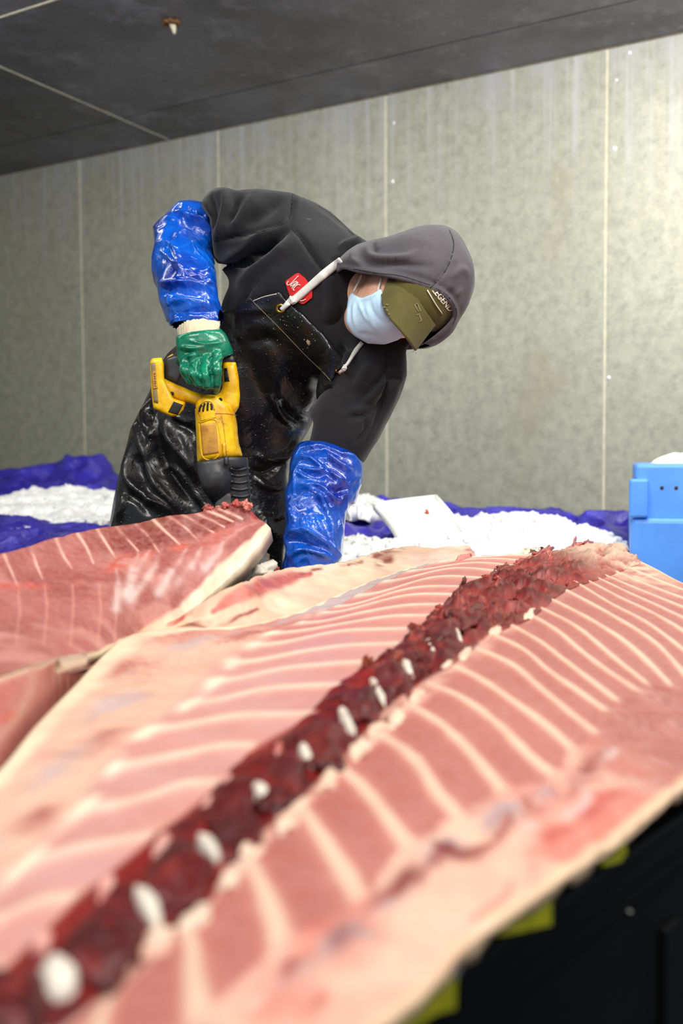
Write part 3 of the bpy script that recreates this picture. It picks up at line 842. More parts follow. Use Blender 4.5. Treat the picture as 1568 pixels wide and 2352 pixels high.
def shade_right(W):
    ns, nt = W.shape[:2]
    s, t, ds = lines(ns, NSR, nt, 0)
    s = s + 0 * t; t = t + 0 * s
    n = fbm(W, 30, 3, 3); nb = fbm(W, 11, 8, 3)
    col = mixc(C(202, 138, 130), C(188, 116, 108), np.clip(0.5 - 0.6 * t + 0.4 * nb, 0, 1))
    col = mixc(col, C(186, 120, 114), np.clip((s - 9) / 8, 0, 0.8))
    halo = np.exp(-((ds + 0.03 * n) / 0.20) ** 2) * np.clip((0.66 - t) / 0.05, 0, 1)
    col = mixc(col, C(226, 164, 142), halo * 0.6)
    wid = 0.105 * np.clip(0.85 + 0.9 * t, 0, 1.4)
    ln = np.exp(-(np.abs(ds + 0.02 * n) / wid) ** 3) * np.clip((0.68 - t) / 0.05, 0, 1)
    col = mixc(col, C(238, 216, 194), ln * 0.9)
    # fat joint beside the spine
    near = np.clip((0.07 - t) / 0.04, 0, 1) * np.clip(1.2 - s / 16, 0.2, 1)
    col = mixc(col, C(246, 214, 196), near * np.clip(0.75 + n, 0, 1))
    # belly wall: pale fat, silver membrane, red muscle
    bw = np.clip((t - 0.60 - 0.035 * n) / 0.05, 0, 1)
    far = np.clip((s - 8.5) / 2.0, 0, 1)
    st = 0.5 + 0.5 * np.sin(s * 26 + 9 * n + t * 30)
    belly_near = mixc(C(240, 206, 186), C(226, 156, 140), np.clip(0.5 + 1.4 * nb, 0, 1))
    belly_far = mixc(C(182, 114, 106), C(212, 158, 146), np.clip(st * 0.6 + 0.3 * n, 0, 1))
    belly = belly_near * (1 - far[..., None]) + belly_far * far[..., None]
    gap = np.exp(-((t - 0.70) / 0.035) ** 2) * (1 - far)
    belly = mixc(belly, C(198, 178, 180), gap * np.clip(0.6 + 1.5 * n, 0, 1))
    belly = mixc(belly, C(150, 58, 52), gap * np.clip(2.2 * fbm(W, 22, 31, 2) - 0.35, 0, 1))
    belly = mixc(belly, C(206, 100, 88), np.exp(-((t - 0.84) / 0.03) ** 2) * np.clip(1.8 * nb + 0.2, 0, 0.7))
    col = mixc(col, belly, bw)
    col = mixc(col, C(240, 214, 184), np.clip((t - 0.94) / 0.04, 0, 1))
    R = GR
    for pts, w, c, a in (([(1005, 1950), (1050, 1972), (1095, 1962)], 13, C(140, 40, 34), 0.95), ([(1095, 1962), (1150, 1920), (1170, 1890)], 16, C(176, 96, 90), 0.8), ([(960, 2020), (985, 1985), (1010, 1975)], 14, C(164, 74, 66), 0.8),
                         ([(1215, 1870), (1250, 1845), (1300, 1815)], 18, C(182, 130, 132), 0.8), ([(850, 2090), (880, 2060), (910, 2050)], 15, C(176, 110, 104), 0.8), ([(820, 2140), (850, 2150), (870, 2120)], 14, C(186, 178, 180), 0.7),
                         ([(655, 2235), (680, 2205), (705, 2180)], 15, C(180, 66, 54), 0.85), ([(700, 2330), (740, 2290)], 14, C(196, 96, 80), 0.7), ([(1210, 1900), (1226, 1893)], 11, C(236, 228, 226), 0.9), ([(1300, 1870), (1335, 1850), (1345, 1830)], 14, C(230, 224, 224), 0.8),
                         ([(1040, 2150), (1110, 2100), (1160, 2060), (1180, 2020)], 8, C(214, 120, 104), 0.6), ([(1215, 1985), (1228, 1995)], 12, C(222, 112, 96), 0.7), ([(1385, 1750), (1410, 1730)], 12, C(226, 206, 200), 0.7), ([(1300, 1760), (1340, 1790), (1380, 1790)], 14, C(196, 112, 104), 0.6)):
        d, u = seg_d(R, pts); col = mixc(col, c, np.exp(-(d / w) ** 2) * a * np.clip(0.8 + 1.2 * n, 0.3, 1))
    # torn cream tissue on the far corner
    tip = np.clip((s - 19.5) / 2.5, 0, 1) * np.clip((0.3 - t) / 0.25, 0, 1)
    col = mixc(col, C(236, 212, 186), np.clip(tip * (0.8 + 1.5 * n), 0, 0.9))
    rel = 0.0016 * ln - 0.0012 * (1 - halo) * (t < 0.6) + 0.0016 * n * bw * 2 + 0.006 * gap * n
    return np.clip(col, 0, 1), rel

def shade_left(W):
    ns, nt = W.shape[:2]
    s, t, ds = lines(ns, NSL, nt, 0)
    s = s + 0 * t; t = t + 0 * s
    n = fbm(W, 30, 13, 3); nb = fbm(W, 10, 18, 3)
    col = mixc(C(222, 178, 174), C(222, 170, 160), np.clip(0.5 + nb, 0, 1))
    col = mixc(col, C(212, 142, 134), np.clip((s - 7) / 5, 0, 0.8))
    halo = np.exp(-((ds + 0.03 * n) / 0.22) ** 2) * np.clip((0.64 - t) / 0.08, 0, 1)
    col = mixc(col, C(238, 192, 172), halo * 0.6)
    wid = 0.10 * np.clip(0.8 + 1.0 * t, 0, 1.5)
    ln = np.exp(-(np.abs(ds + 0.02 * n) / wid) ** 3) * np.clip((0.68 - t) / 0.06, 0, 1)
    col = mixc(col, C(242, 222, 206), ln * 0.88)
    # white fat band at the end of the lines
    band = np.exp(-((t - 0.62 - 0.02 * nb) / 0.035) ** 2) * np.clip(0.65 + 0.5 * np.cos(2 * math.pi * s) + 0.5 * n, 0, 1)
    out = np.clip((t - 0.62) / 0.06, 0, 1)
    strk = 0.5 + 0.5 * np.sin(s * 34 + 10 * n)
    dors = mixc(C(238, 204, 182), C(212, 150, 138), np.clip(0.45 * strk * (s > 6) + 0.9 * nb, 0, 1))
    dors = mixc(dors, C(186, 112, 108), np.clip(np.exp(-((t - 0.74) / 0.06) ** 2) * (0.55 * strk * np.clip((s - 5) / 3, 0.25, 1) + 1.2 * nb), 0, 0.75) * (s < 10))
    dors = mixc(dors, C(206, 196, 200), np.clip(np.exp(-((t - 0.82) / 0.05) ** 2) * (fbm(W, 14, 77, 2) * 2.0), 0, 0.6))
    dors = mixc(dors, C(196, 190, 192), np.clip((s - 11.5) / 2, 0, 0.75))
    col = mixc(col, dors, out)
    col = mixc(col, C(250, 236, 216), np.clip(band, 0, 1) * np.clip((13 - s) / 3, 0.2, 1))
    col = mixc(col, C(244, 232, 206), np.clip((t - 0.92) / 0.04, 0, 1))
    near = np.clip((0.03 - t) / 0.03, 0, 1)
    col = mixc(col, C(176, 60, 52), near * 0.8 * (s < 6))
    rel = (0.0016 * ln - 0.001 * (1 - halo) * (t < 0.6) + 0.003 * n * out + 0.002 * band) * np.clip((0.985 - t) / 0.05, 0, 1)
    return np.clip(col, 0, 1), rel

fish_c = np.array([0.22, 1.3, BIN_Z])
fish = empty('split_fish', fish_c, 'huge split fish lying skin down with dark red spine and pale ribs', 'fish')
WR, WL = on_fish(GR[..., 0], GR[..., 1]), on_fish(GL[..., 0], GL[..., 1])
for nm, W, shade in (('belly_flesh', WR, shade_right), ('back_flesh', WL, shade_left)):
    col, rel = shade(W)
    G = W.copy(); G[..., 2] += rel
    v, f = slab(G, 0.012)
    obj(nm, v, f, FLESH, fish, colors=np.concatenate([col.reshape(-1, 3)] * 2), keep=nm)

# skin: from the edge round and under, down to the bin
SKIN = plain('fish_skin', srgb(120, 122, 124), 0.3, 0.2, var=0.3, scale=20)
RIM = m_flesh('cream_edge', 0.42, 70, 0.1)
def skirt(E, sgn):
    t = np.gradient(E, axis=0); t[:, 2] = 0; t /= np.linalg.norm(t, axis=1)[:, None]
    o = np.stack([t[:, 1], -t[:, 0], 0 * t[:, 0]], 1) * sgn
    prof = [(0.0, 0.0), (0.001, -0.002), (0.0, -0.004), (-0.012, -0.007), (-0.04, -0.016), (-0.07, -0.03)]
    R = [E + o * a + Z3 * b for a, b in prof]
    R.append(np.c_[(E + o * -0.085)[:, :2], np.full(len(E), BIN_Z + 0.002)])
    R = np.stack(R); R[..., 2] = np.maximum(R[..., 2], BIN_Z + 0.002)
    return R
for E, sgn in ((WR[:, -1], 1), (WL[:, -1], -1)):
    k = np.r_[0:len(E):3]
    R = skirt(E[k], sgn)
    cols = np.zeros(R.shape); prof_c = [C(244, 220, 190), C(240, 216, 184), C(226, 200, 170), C(150, 130, 118), C(70, 66, 64), C(40, 40, 42), C(40, 40, 42)]
    for i, cc in enumerate(prof_c): cols[i] = cc
    obj('skin_edge', R.reshape(-1, 3), grid_faces(*R.shape[:2]) if sgn > 0 else grid_faces(*R.shape[:2])[:, ::-1], RIM, fish, colors=cols.reshape(-1, 3))

# bed of the spine
BED = [((-80, 2340), (140, 2380)), ((40, 2195), (260, 2285)), ((195, 2055), (360, 2200)), ((340, 1935), (480, 2088)), ((475, 1830), (555, 1972)), ((570, 1730), (660, 1876)),
       ((635, 1704), (735, 1806)), ((725, 1628), (838, 1695)), ((770, 1578), (908, 1616)), ((845, 1533), (978, 1570)), ((910, 1493), (1066, 1520)), ((985, 1433), (1138, 1456)),
       ((1065, 1354), (1220, 1420)), ((1168, 1313), (1296, 1360)), ((1278, 1273), (1400, 1322)), ((1405, 1258), (1476, 1292))]
B = cr(np.array(BED, float), 15 * 16 + 1)
tt = np.linspace(0, 1, 46)[None, :, None]
B[:, 0] += (-14, -7)
BP = B[:, 0][:, None] * (1 - tt) + B[:, 1][:, None] * tt
BW = on_fish(BP[..., 0], BP[..., 1])
n1 = fbm(BW, 38, 50, 3); n2 = fbm(BW, 90, 60, 2)
sB = np.linspace(0, 15, BW.shape[0])[:, None]; tB = np.linspace(0, 1, 46)[None, :]
farB = np.clip((sB - 8.5) / 3, 0, 1)
env = np.clip(np.sin(np.pi * tB) * 1.6, 0, 1)
BW[..., 2] += env * (0.002 + 0.009 * farB + (0.004 + 0.009 * farB) * n1 + 0.004 * farB * n2) - 0.007 * np.exp(-(tB / 0.05) ** 2)
col = mixc(C(140, 28, 26), C(88, 12, 14), np.clip(0.5 + n1 - 0.3 * (tB < 0.2), 0, 1))
col = mixc(col, mixc(C(156, 62, 57), C(96, 32, 31), np.clip(0.5 + 1.2 * n1, 0, 1)), farB + 0 * n1)
col = mixc(col, C(190, 104, 92), np.clip(1.1 * n2 - 0.35, 0, 0.7) * farB)
col = mixc(col, C(240, 190, 172), np.clip((tB - 0.93) / 0.05, 0, 1) * (sB < 11) * 0.8)
col = mixc(col, C(236, 208, 184), np.clip((sB - 13.6) / 1.0, 0, 0.75) * np.clip(0.7 + n1, 0, 1))
v, f = slab(BW, 0.03)
obj('spine_bed', v, f, BLOOD, fish, colors=np.concatenate([np.clip(col, 0, 1).reshape(-1, 3)] * 2), keep='bed')

# vertebrae and the pale nubs between them
NUBS = [(135, 2252, 46, 50, 20), (337, 2092, 24, 60, -28), (478, 1955, 19, 38, -38), (602, 1838, 18, 36, -32), (702, 1742, 13, 32, -30), (796, 1662, 14, 38, -28), (869, 1594, 11, 36, -30),
        (935, 1540, 10, 30, -30), (986, 1490, 9, 24, -30), (1052, 1466, 7, 20, -25)]
bm = bmesh.new(); bmesh.ops.create_icosphere(bm, subdivisions=4, radius=1)
IV = np.array([x.co[:] for x in bm.verts]); IF = [tuple(y.index for y in x.verts) for x in bm.faces]; bm.free()

def on_blob(name, px, py, wpx, hpx, ang, high, m, parent, rough_amp=0.0, sc=30, seed=0, colors=None):
    """A rounded lump lying on the fish, its outline an ellipse about the given pixel."""
    a = math.radians(ang); e1 = (math.cos(a), math.sin(a)); e2 = (-math.sin(a), math.cos(a))
    c = on_fish(np.array([px]), np.array([py]))[0]
    pa = on_fish(np.array([px + e1[0] * wpx]), np.array([py + e1[1] * wpx]))[0] - c
    pb = on_fish(np.array([px + e2[0] * hpx]), np.array([py + e2[1] * hpx]))[0] - c
    r = IV.copy()
    if rough_amp: r = r * (1 + rough_amp * fbm(IV + seed, 1.6, seed, 3))[:, None]
    v = c + r[:, :1] * pa + r[:, 1:2] * pb + r[:, 2:] * np.array([0, 0, high])
    cc = None
    if colors is not None:
        n = fbm(v, sc, seed, 3); cc = mixc(colors[0], colors[1], np.clip(0.5 + n, 0, 1))
        cc = mixc(cc, colors[2], np.clip(1.6 * fbm(v, sc * 2.5, seed + 9, 2) - 0.45, 0, 0.8))
    return obj(name, v, IF, m, parent, colors=cc)

VERT = [(25, 2330, 95, 95, -36), (235, 2185, 92, 88, -40), (408, 2020, 84, 76, -42), (540, 1905, 66, 62, -42), (647, 1800, 60, 56, -40), (742, 1712, 54, 50, -38), (828, 1632, 46, 44, -36), (900, 1572, 42, 38, -36),
        (955, 1518, 36, 32, -36), (1018, 1470, 36, 30, -34), (1080, 1425, 38, 30, -32)]
for i, (x, y, w, h, a) in enumerate(VERT):
    far = i / 10
    on_blob('vertebra', x, y, w, h, a, 0.012 + 0.004 * far, BLOOD, fish, 0.25 + 0.3 * far, 30, 100 + i, (C(100, 18, 18) * (1 - far) + C(120, 44, 42) * far, C(66, 9, 11) * (1 - far) + C(84, 26, 26) * far, C(150, 46, 40)))
rng = np.random.default_rng(5)
for i, (x, y, w, h, a) in enumerate(NUBS):
    on_blob('bone_nub', x, y, w, h, a, 0.011, BONE, fish, 0.15, seed=i)
# fat joints along the lower border of the spine, small pale ends along the upper one
for i, (x, y, w, h, a) in enumerate([(362, 2165, 26, 46, 52), (450, 2112, 18, 40, 60), (530, 2018, 20, 34, 50), (575, 1962, 16, 36, 52), (662, 1888, 16, 32, 52), (690, 1856, 12, 28, 50), (752, 1796, 18, 26, 50), (826, 1722, 17, 26, 48), (866, 1676, 12, 24, 48), (908, 1648, 16, 24, 48),
                                     (955, 1602, 11, 22, 50), (1025, 1528, 12, 20, 52), (1066, 1508, 9, 18, 52), (1137, 1448, 10, 16, 56), (1215, 1412, 8, 16, 60)]):
    on_blob('fat_joint', x, y, w, h, a, 0.006, FLESH, fish, 0.35, 40, 500 + i, (C(250, 232, 212), C(246, 216, 194), C(240, 190, 170)))
for i, (x, y, w, h, a) in enumerate([(97, 2181, 17, 32, 36), (246, 2046, 15, 32, 36), (372, 1946, 14, 30, 40), (480, 1848, 10, 24, 40), (520, 1800, 9, 18, 40), (640, 1730, 9, 16, 40)]):
    on_blob('rib_end', x, y, w, h, a, 0.007, FLESH, fish, 0.3, 40, 600 + i, (C(240, 200, 190), C(226, 160, 150), C(200, 100, 96)))
# torn shreds on the far end of the spine
for k in range(90):
    u = rng.uniform(0.60, 0.985); w = rng.uniform(0.05, 0.95)
    i = int(u * (len(BW) - 1)); j = int(w * 45)
    px, py, d = proj(BW[i, j])
    s = rng.uniform(4, 10)
    c1 = [(C(120, 40, 38), C(80, 24, 24), C(170, 76, 68)), (C(176, 78, 66), C(130, 44, 40), C(214, 130, 110)), (C(150, 78, 44), C(110, 44, 36), C(196, 112, 84)), (C(104, 34, 34), C(66, 18, 18), C(150, 60, 54))]
    if u > 0.90: c1 = [(C(214, 150, 130), C(196, 110, 96), C(240, 214, 190)), (C(190, 92, 80), C(160, 64, 58), C(230, 180, 160))]
    on_blob('torn_flesh', px, py, s * rng.uniform(1.2, 2.6), s * 0.55, rng.uniform(-75, 25), rng.uniform(0.004, 0.013), BLOOD if u < 0.9 else FLESH, fish, 0.75, 60, 300 + k, c1[k % len(c1)])

# ------------------------------------------------------------------ trimmed belly strip lying behind it
def part_patch(name, rows, nu, nv, colfn, th, m, parent, rough=0.002, keep=None, back=None):
    G, R = patch(rows, nu, nv)
    s = np.linspace(0, 1, nu)[:, None] + np.zeros((1, nv)); t = np.linspace(0, 1, nv)[None, :] + np.zeros((nu, 1))
    col, rel = colfn(G, s, t, R)
    du = np.gradient(G, axis=0); dv = np.gradient(G, axis=1); N = np.cross(du, dv); N /= np.linalg.norm(N, axis=-1)[..., None] + 1e-9
    if (N * (CO - G)).sum(-1).mean() < 0: N = -N
    if back is not None: N = N * 0 - np.asarray(back)
    G = G + N * (rel + rough * fbm(G, 25, 5, 3))[..., None]
    v, f = slab(G, th, back)
    return obj(name, v, f, m, parent, colors=np.concatenate([np.clip(col, 0, 1).reshape(-1, 3)] * 2), keep=keep)

def strip_col(G, s, t, R):
    n = fbm(G, 24, 71, 3); nb = fbm(G, 9, 75, 3)
    col = mixc(C(244, 228, 204), C(240, 204, 178), np.clip(0.35 + nb + 0.5 * s, 0, 1))
    d, u = seg_d(R, [(490, 1405), (560, 1365), (640, 1335), (712, 1318)])
    red = np.exp(-(d / (5 + 15 * np.sin(np.pi * np.clip(u, 0.03, 0.97)))) ** 4)
    col = mixc(col, mixc(C(196, 104, 96), C(214, 140, 128), np.clip(0.5 + 1.5 * n, 0, 1)), red * 0.95)
    for pts, w in (([(860, 1278), (895, 1268), (925, 1264)], 6), ([(868, 1290), (895, 1286)], 9), ([(690, 1318), (720, 1308), (750, 1302), (790, 1300)], 4), ([(800, 1296), (830, 1290)], 4), ([(430, 1438), (500, 1440), (600, 1400)], 5)):
        d, u = seg_d(R, pts); col = mixc(col, C(158, 74, 66), np.exp(-(d / w) ** 2) * np.clip(0.7 + 1.2 * n, 0, 1))
    px, py = R[..., 0], R[..., 1]
    col = mixc(col, C(226, 206, 198), np.clip((px - 900) / 60, 0, 0.7) * np.clip(0.7 + 1.4 * n, 0, 1))
    col = mixc(col, C(196, 100, 88), np.clip((px - 1060) / 15, 0, 1) * np.clip(0.3 + 1.6 * n, 0, 0.8))
    col = mixc(col, C(206, 104, 88), np.clip((480 - px) / 60, 0, 1) * np.clip(1.8 * n, 0, 0.9))
    return col, 0.004 * nb
strip = empty('belly_strip', P(700, 1400, 1.65), 'cream coloured belly strip with a long red streak beside the blue sleeve', 'fish')
TOPL = [(330, 1452), (380, 1432), (430, 1410), (490, 1375), (560, 1338), (620, 1315), (665, 1304), (740, 1294), (800, 1286), (862, 1270), (935, 1256), (1000, 1260), (1068, 1254), (1084, 1262)]
MIDL = [(325, 1460), (385, 1442), (445, 1426), (510, 1402), (575, 1378), (640, 1350), (690, 1334), (755, 1320), (815, 1308), (885, 1290), (955, 1276), (1012, 1272), (1072, 1268), (1090, 1272)]
ex = [300, 402, 500, 560, 600, 655, 708, 765, 822, 882, 952, 1010, 1070, 1092]
ek = GL[:, -1]; ek = ek[(ek[:, 0] > 290) & (ek[:, 0] < 1160)]
ey = np.interp(ex, ek[:, 0], ek[:, 1])
ew = on_fish(np.array(ex, float), ey); ed = proj(ew)[2]; ez = ew[:, 2]
ramp_ = np.interp(np.arange(14), [0, 1, 3, 5, 13], [0.015, 0.03, 0.055, 0.07, 0.07])
zt_ = np.minimum(ez + ramp_, np.maximum(0.738, ez + 0.010)); zm_ = ez + 0.55 * (zt_ - ez)
zd = lambda pts, zz, dd: [(x, y, max(proj(PZ(np.array([x]), np.array([y]), zz[i]))[2][0], ed[i] + dd)) for i, (x, y) in enumerate(pts)]
part_patch('flesh', [zd(TOPL, zt_, 0.06), zd(MIDL, zm_, 0.03), [(x, y + 1, d + 0.02) for x, y, d in zip(ex, ey, ed)], [(x, y + 9, d + 0.012) for x, y, d in zip(ex, ey, ed)]],
  60, 240, strip_col, 0.05, FLESH, strip, 0.004, keep='strip', back=(0.0, 0.3, -0.95))
SCRAP = plain('dry_brown_scrap', srgb(112, 90, 70), 0.7, var=0.6, scale=60, bump=0.6)
def scrap_blob(c, r, seed, name, m, parent):
    v = IV * (1 + 0.5 * fbm(IV + seed, 1.7, seed, 3))[:, None] * r + c
    return obj(name, v, IF, m, parent)
sc_ = empty('fish_scrap', P(600, 1300, 2.0), 'ragged brown scrap of fish skin behind the cream strip', 'scrap')
scrap_blob(P(600, 1294, 2.0), np.array([0.020, 0.02, 0.015]), 3, 'crust', SCRAP, sc_)
scrap_blob(P(585, 1318, 1.93), np.array([0.045, 0.03, 0.022]), 8, 'fat', BONE, sc_)
scrap_blob(P(626, 1306, 1.98), np.array([0.012, 0.012, 0.006]), 5, 'crust', MEATRED, sc_)

# ------------------------------------------------------------------ the loin propped up at the left, being sawn
TOP = [(-80, 1292, 1.47), (0, 1272, 1.53), (70, 1250, 1.61), (130, 1233, 1.67), (190, 1219, 1.73), (250, 1208, 1.78), (330, 1196, 1.82), (400, 1184, 1.85), (460, 1174, 1.87), (500, 1164, 1.885), (545, 1156, 1.895), (572, 1170, 1.9), (588, 1186, 1.905)]
MID = [(-80, 1352, 1.42), (0, 1340, 1.47), (70, 1322, 1.54), (130, 1306, 1.6), (190, 1290, 1.65), (250, 1276, 1.7), (330, 1262, 1.75), (400, 1244, 1.79), (460, 1228, 1.82), (500, 1216, 1.835), (545, 1202, 1.855), (575, 1196, 1.875), (594, 1192, 1.892)]
LOW = [(-80, 1460, 1.26), (0, 1446, 1.3), (60, 1434, 1.35), (120, 1418, 1.41), (175, 1402, 1.46), (230, 1384, 1.52), (300, 1358, 1.6), (370, 1325, 1.68), (430, 1292, 1.74), (480, 1262, 1.78), (530, 1232, 1.82), (575, 1208, 1.86), (603, 1197, 1.888)]
EDG = [(-80, 1564, 1.045), (0, 1540, 1.085), (50, 1524, 1.13), (110, 1508, 1.21), (170, 1494, 1.3), (225, 1480, 1.39), (290, 1450, 1.525), (350, 1420, 1.6), (410, 1386, 1.67), (465, 1340, 1.73), (520, 1290, 1.79), (570, 1245, 1.845), (612, 1203, 1.89)]
RIMR = [(-80, 1574, 1.035), (0, 1550, 1.08), (50, 1533, 1.125), (110, 1517, 1.2), (170, 1503, 1.29), (230, 1490, 1.39), (300, 1470, 1.53), (370, 1445, 1.6), (430, 1412, 1.66), (490, 1360, 1.735), (545, 1308, 1.795), (592, 1255, 1.85), (621, 1212, 1.892)]
def loin_col(G, s, t, R):
    px, py = R[..., 0], R[..., 1]
    n = fbm(G, 26, 91, 3); nb = fbm(G, 9, 95, 3)
    col = mixc(C(200, 136, 130), C(182, 112, 106), np.clip(0.5 + 1.2 * nb, 0, 1))
    col = mixc(col, C(224, 174, 164), np.clip(1.5 * fbm(G, 13, 97, 3) - 0.1, 0, 0.75) * (s > 0.1))
    up = np.clip((0.31 - s) / 0.10, 0, 1) * np.clip((px - 130) / 200, 0.15, 1)
    col = mixc(col, C(150, 66, 62), up * 0.95)
    col = mixc(col, C(150, 104, 56), np.exp(-((s - 0.03) / 0.05) ** 2) * np.clip((px - 200) / 100, 0, 1) * np.clip((480 - px) / 60, 0, 1) * np.clip(0.5 + n, 0, 0.7))
    L = [[(x, y0 + (0), 0)[:2] for x, y0 in q] for q in (
        [(10, 1275), (25, 1310), (40, 1345)], [(70, 1255), (85, 1300), (98, 1330)], [(128, 1236), (145, 1275), (165, 1305)], [(178, 1225), (200, 1260), (215, 1295)], [(222, 1212), (245, 1250), (268, 1285)],
        [(265, 1206), (295, 1240), (318, 1268)], [(310, 1200), (340, 1232), (365, 1268)], [(350, 1192), (380, 1222), (412, 1250)], [(385, 1186), (425, 1212), (455, 1240)], [(418, 1180), (460, 1205), (490, 1222)],
        [(448, 1176), (490, 1196), (515, 1210)], [(478, 1172), (515, 1188), (535, 1198)], [(505, 1168), (540, 1184), (556, 1192)])]
    for q in L:
        d, u = seg_d(R, q); col = mixc(col, C(240, 206, 190), np.exp(-(d / (2.2 + 2.2 * (1 - u))) ** 2) * np.clip(0.75 + 0.8 * n, 0.2, 0.95) * (s < 0.4))
    for x in (42, 104, 166, 228, 266):
        d, u = seg_d(R, [(x, 1345), (x + 2, 1400), (x - 4, 1480)]); col = mixc(col, C(232, 184, 168), np.exp(-(d / 3) ** 2) * 0.5 * (s > 0.25) * (s < 0.78))
    d, u = seg_d(R, [(0, 1345), (130, 1345), (215, 1325), (300, 1290), (400, 1262), (520, 1226)]); col = mixc(col, C(214, 120, 104), np.exp(-(d / 9) ** 2) * np.clip(0.4 + 1.4 * n, 0, 0.8))
    d, u = seg_d(R, [(258, 1300), (275, 1284), (300, 1276)]); col = mixc(col, C(206, 104, 88), np.exp(-(d / 7) ** 2) * 0.6)
    # milky membranes sweeping to the lower edge
    M = ([(372, 1262), (350, 1310), (300, 1378)], [(345, 1266), (315, 1312), (290, 1365)], [(428, 1262), (400, 1306), (365, 1362)], [(462, 1258), (445, 1292), (410, 1340)], [(512, 1246), (498, 1275), (470, 1306)], [(318, 1276), (300, 1320), (296, 1360)], [(268, 1312), (272, 1350), (268, 1400)])
    for q in M:
        d, u = seg_d(R, q); col = mixc(col, C(236, 222, 216), np.exp(-(d / (4 + 9 * u)) ** 2) * (0.35 + 0.3 * u) * np.clip(0.8 + n, 0.2, 1.2))
    rim = np.clip((s - 0.80 + 0.10 * np.clip((px - 300) / 250, 0, 1) * 1.3 + 0.02 * n) / 0.06, 0, 1)
    col = mixc(col, mixc(C(244, 232, 210), C(234, 206, 178), np.clip(0.4 + 1.2 * nb, 0, 1)), rim)
    col = mixc(col, C(198, 92, 82), np.exp(-((t - 0.985) / 0.012) ** 2) * (s < 0.3) * 0.8)
    return col, 0.003 * nb + 0.0015 * n
loin = empty('fish_loin', P(250, 1400, 1.5), 'dark pink fish loin propped up under the yellow saw', 'fish')
part_patch('flesh', [TOP, MID, LOW, EDG, RIMR], 110, 300, loin_col, 0.045, FLESH, loin, 0.003, keep='loin', back=(0.05, 0.8, -0.6))
# back and underside of the loin, down to the bin
tb = arc(TOP, 60); rb = arc(EDG, 60)
Tp, Rp = P(tb[:, 0], tb[:, 1], tb[:, 2] + 0.012), P(rb[:, 0], rb[:, 1] - 34, rb[:, 2] + 0.045)
und = np.stack([Tp - [0, 0, 0.012], Tp + V2 * 0.02 - [0, 0, 0.06], np.c_[(Tp + V2 * 0.0)[:, :2], np.full(60, BIN_Z + 0.003)], np.c_[Rp[:, :2], np.full(60, BIN_Z + 0.003)], Rp - [0, 0, 0.06], Rp - [0, 0, 0.02]])
obj('skin', und.reshape(-1, 3), grid_faces(6, 60), SKIN, loin)
def flap_col(G, s, t, R):
    px, py = R[..., 0], R[..., 1]
    n = fbm(G, 26, 191, 3); nb = fbm(G, 9, 195, 3)
    col = mixc(C(210, 142, 132), C(184, 108, 98), np.clip(0.5 + 1.2 * nb, 0, 1))
    st = np.clip(np.sin(px * 0.42 + 3 * n) * 1.2 - 0.2, 0, 1) * np.clip((px - 90) / 60, 0, 1)
    col = mixc(col, C(232, 186, 170), st * 0.55)
    col = mixc(col, C(240, 218, 196), np.exp(-(s / 0.08) ** 2))
    d, u = seg_d(R, [(75, 1530), (70, 1580), (40, 1640), (0, 1690)]); col = mixc(col, C(226, 186, 170), np.exp(-(d / 12) ** 2) * 0.7)
    d, u = seg_d(R, [(30, 1640), (10, 1652)]); col = mixc(col, C(226, 120, 84), np.exp(-(d / 8) ** 2) * 0.8)
    return col, 0.003 * nb
part_patch('flap', [
  [(-80, 1578, 1.025), (0, 1552, 1.07), (60, 1534, 1.12), (120, 1518, 1.20), (180, 1504, 1.30), (240, 1490, 1.42), (285, 1476, 1.52)],
  [(-80, 1670, 0.96), (0, 1640, 1.01), (60, 1600, 1.09), (120, 1558, 1.20), (180, 1530, 1.31), (240, 1498, 1.43), (288, 1478, 1.53)],
  [(-80, 1800, 0.91), (0, 1755, 0.97), (70, 1690, 1.09), (130, 1630, 1.20), (190, 1575, 1.33), (246, 1520, 1.45), (291, 1490, 1.54)]],
  40, 120, flap_col, 0.03, FLESH, loin, 0.003, back=(0.0, 0.75, -0.66))

# yellow tabs and a strap hanging on the bin side
def tab(name, poly, m, lift=0.004, th=0.003):
    pts = []
    for x, y in poly:
        r = ray(x, y); o = A0 + V2 * 0.012 - V2 * lift
        t = ((o - CO) @ V2) / (r @ V2); pts.append(CO + r * t)
    pts = np.array(pts); n = len(pts)
    v = np.concatenate([pts, pts + V2 * th]); f = [tuple(range(n)), tuple(range(2 * n - 1, n - 1, -1))] + [(k, k + n, (k + 1) % n + n, (k + 1) % n) for k in range(n)]
    return obj(name, v, f, m, bin_, smooth=False)
tab('yellow_tab', [(1140, 2150), (1160, 2090), (1262, 2030), (1268, 2060), (1267, 2125), (1200, 2140)], YELLOW_TAB)
tab('yellow_tab', [(890, 2360), (930, 2290), (1040, 2190), (1050, 2230), (1046, 2318), (1000, 2330), (940, 2372)], YELLOW_TAB)
tab('yellow_tab', [(1385, 1990), (1395, 1930), (1436, 1910), (1440, 1960), (1425, 1980)], YELLOW_TAB)
tab('strap', [(1034, 2160), (1062, 2150), (1058, 2225), (1046, 2250)], STRAP, 0.008)
tab('stud', [(1446, 2093), (1450, 2091), (1452, 2095), (1448, 2098)], STRAP)

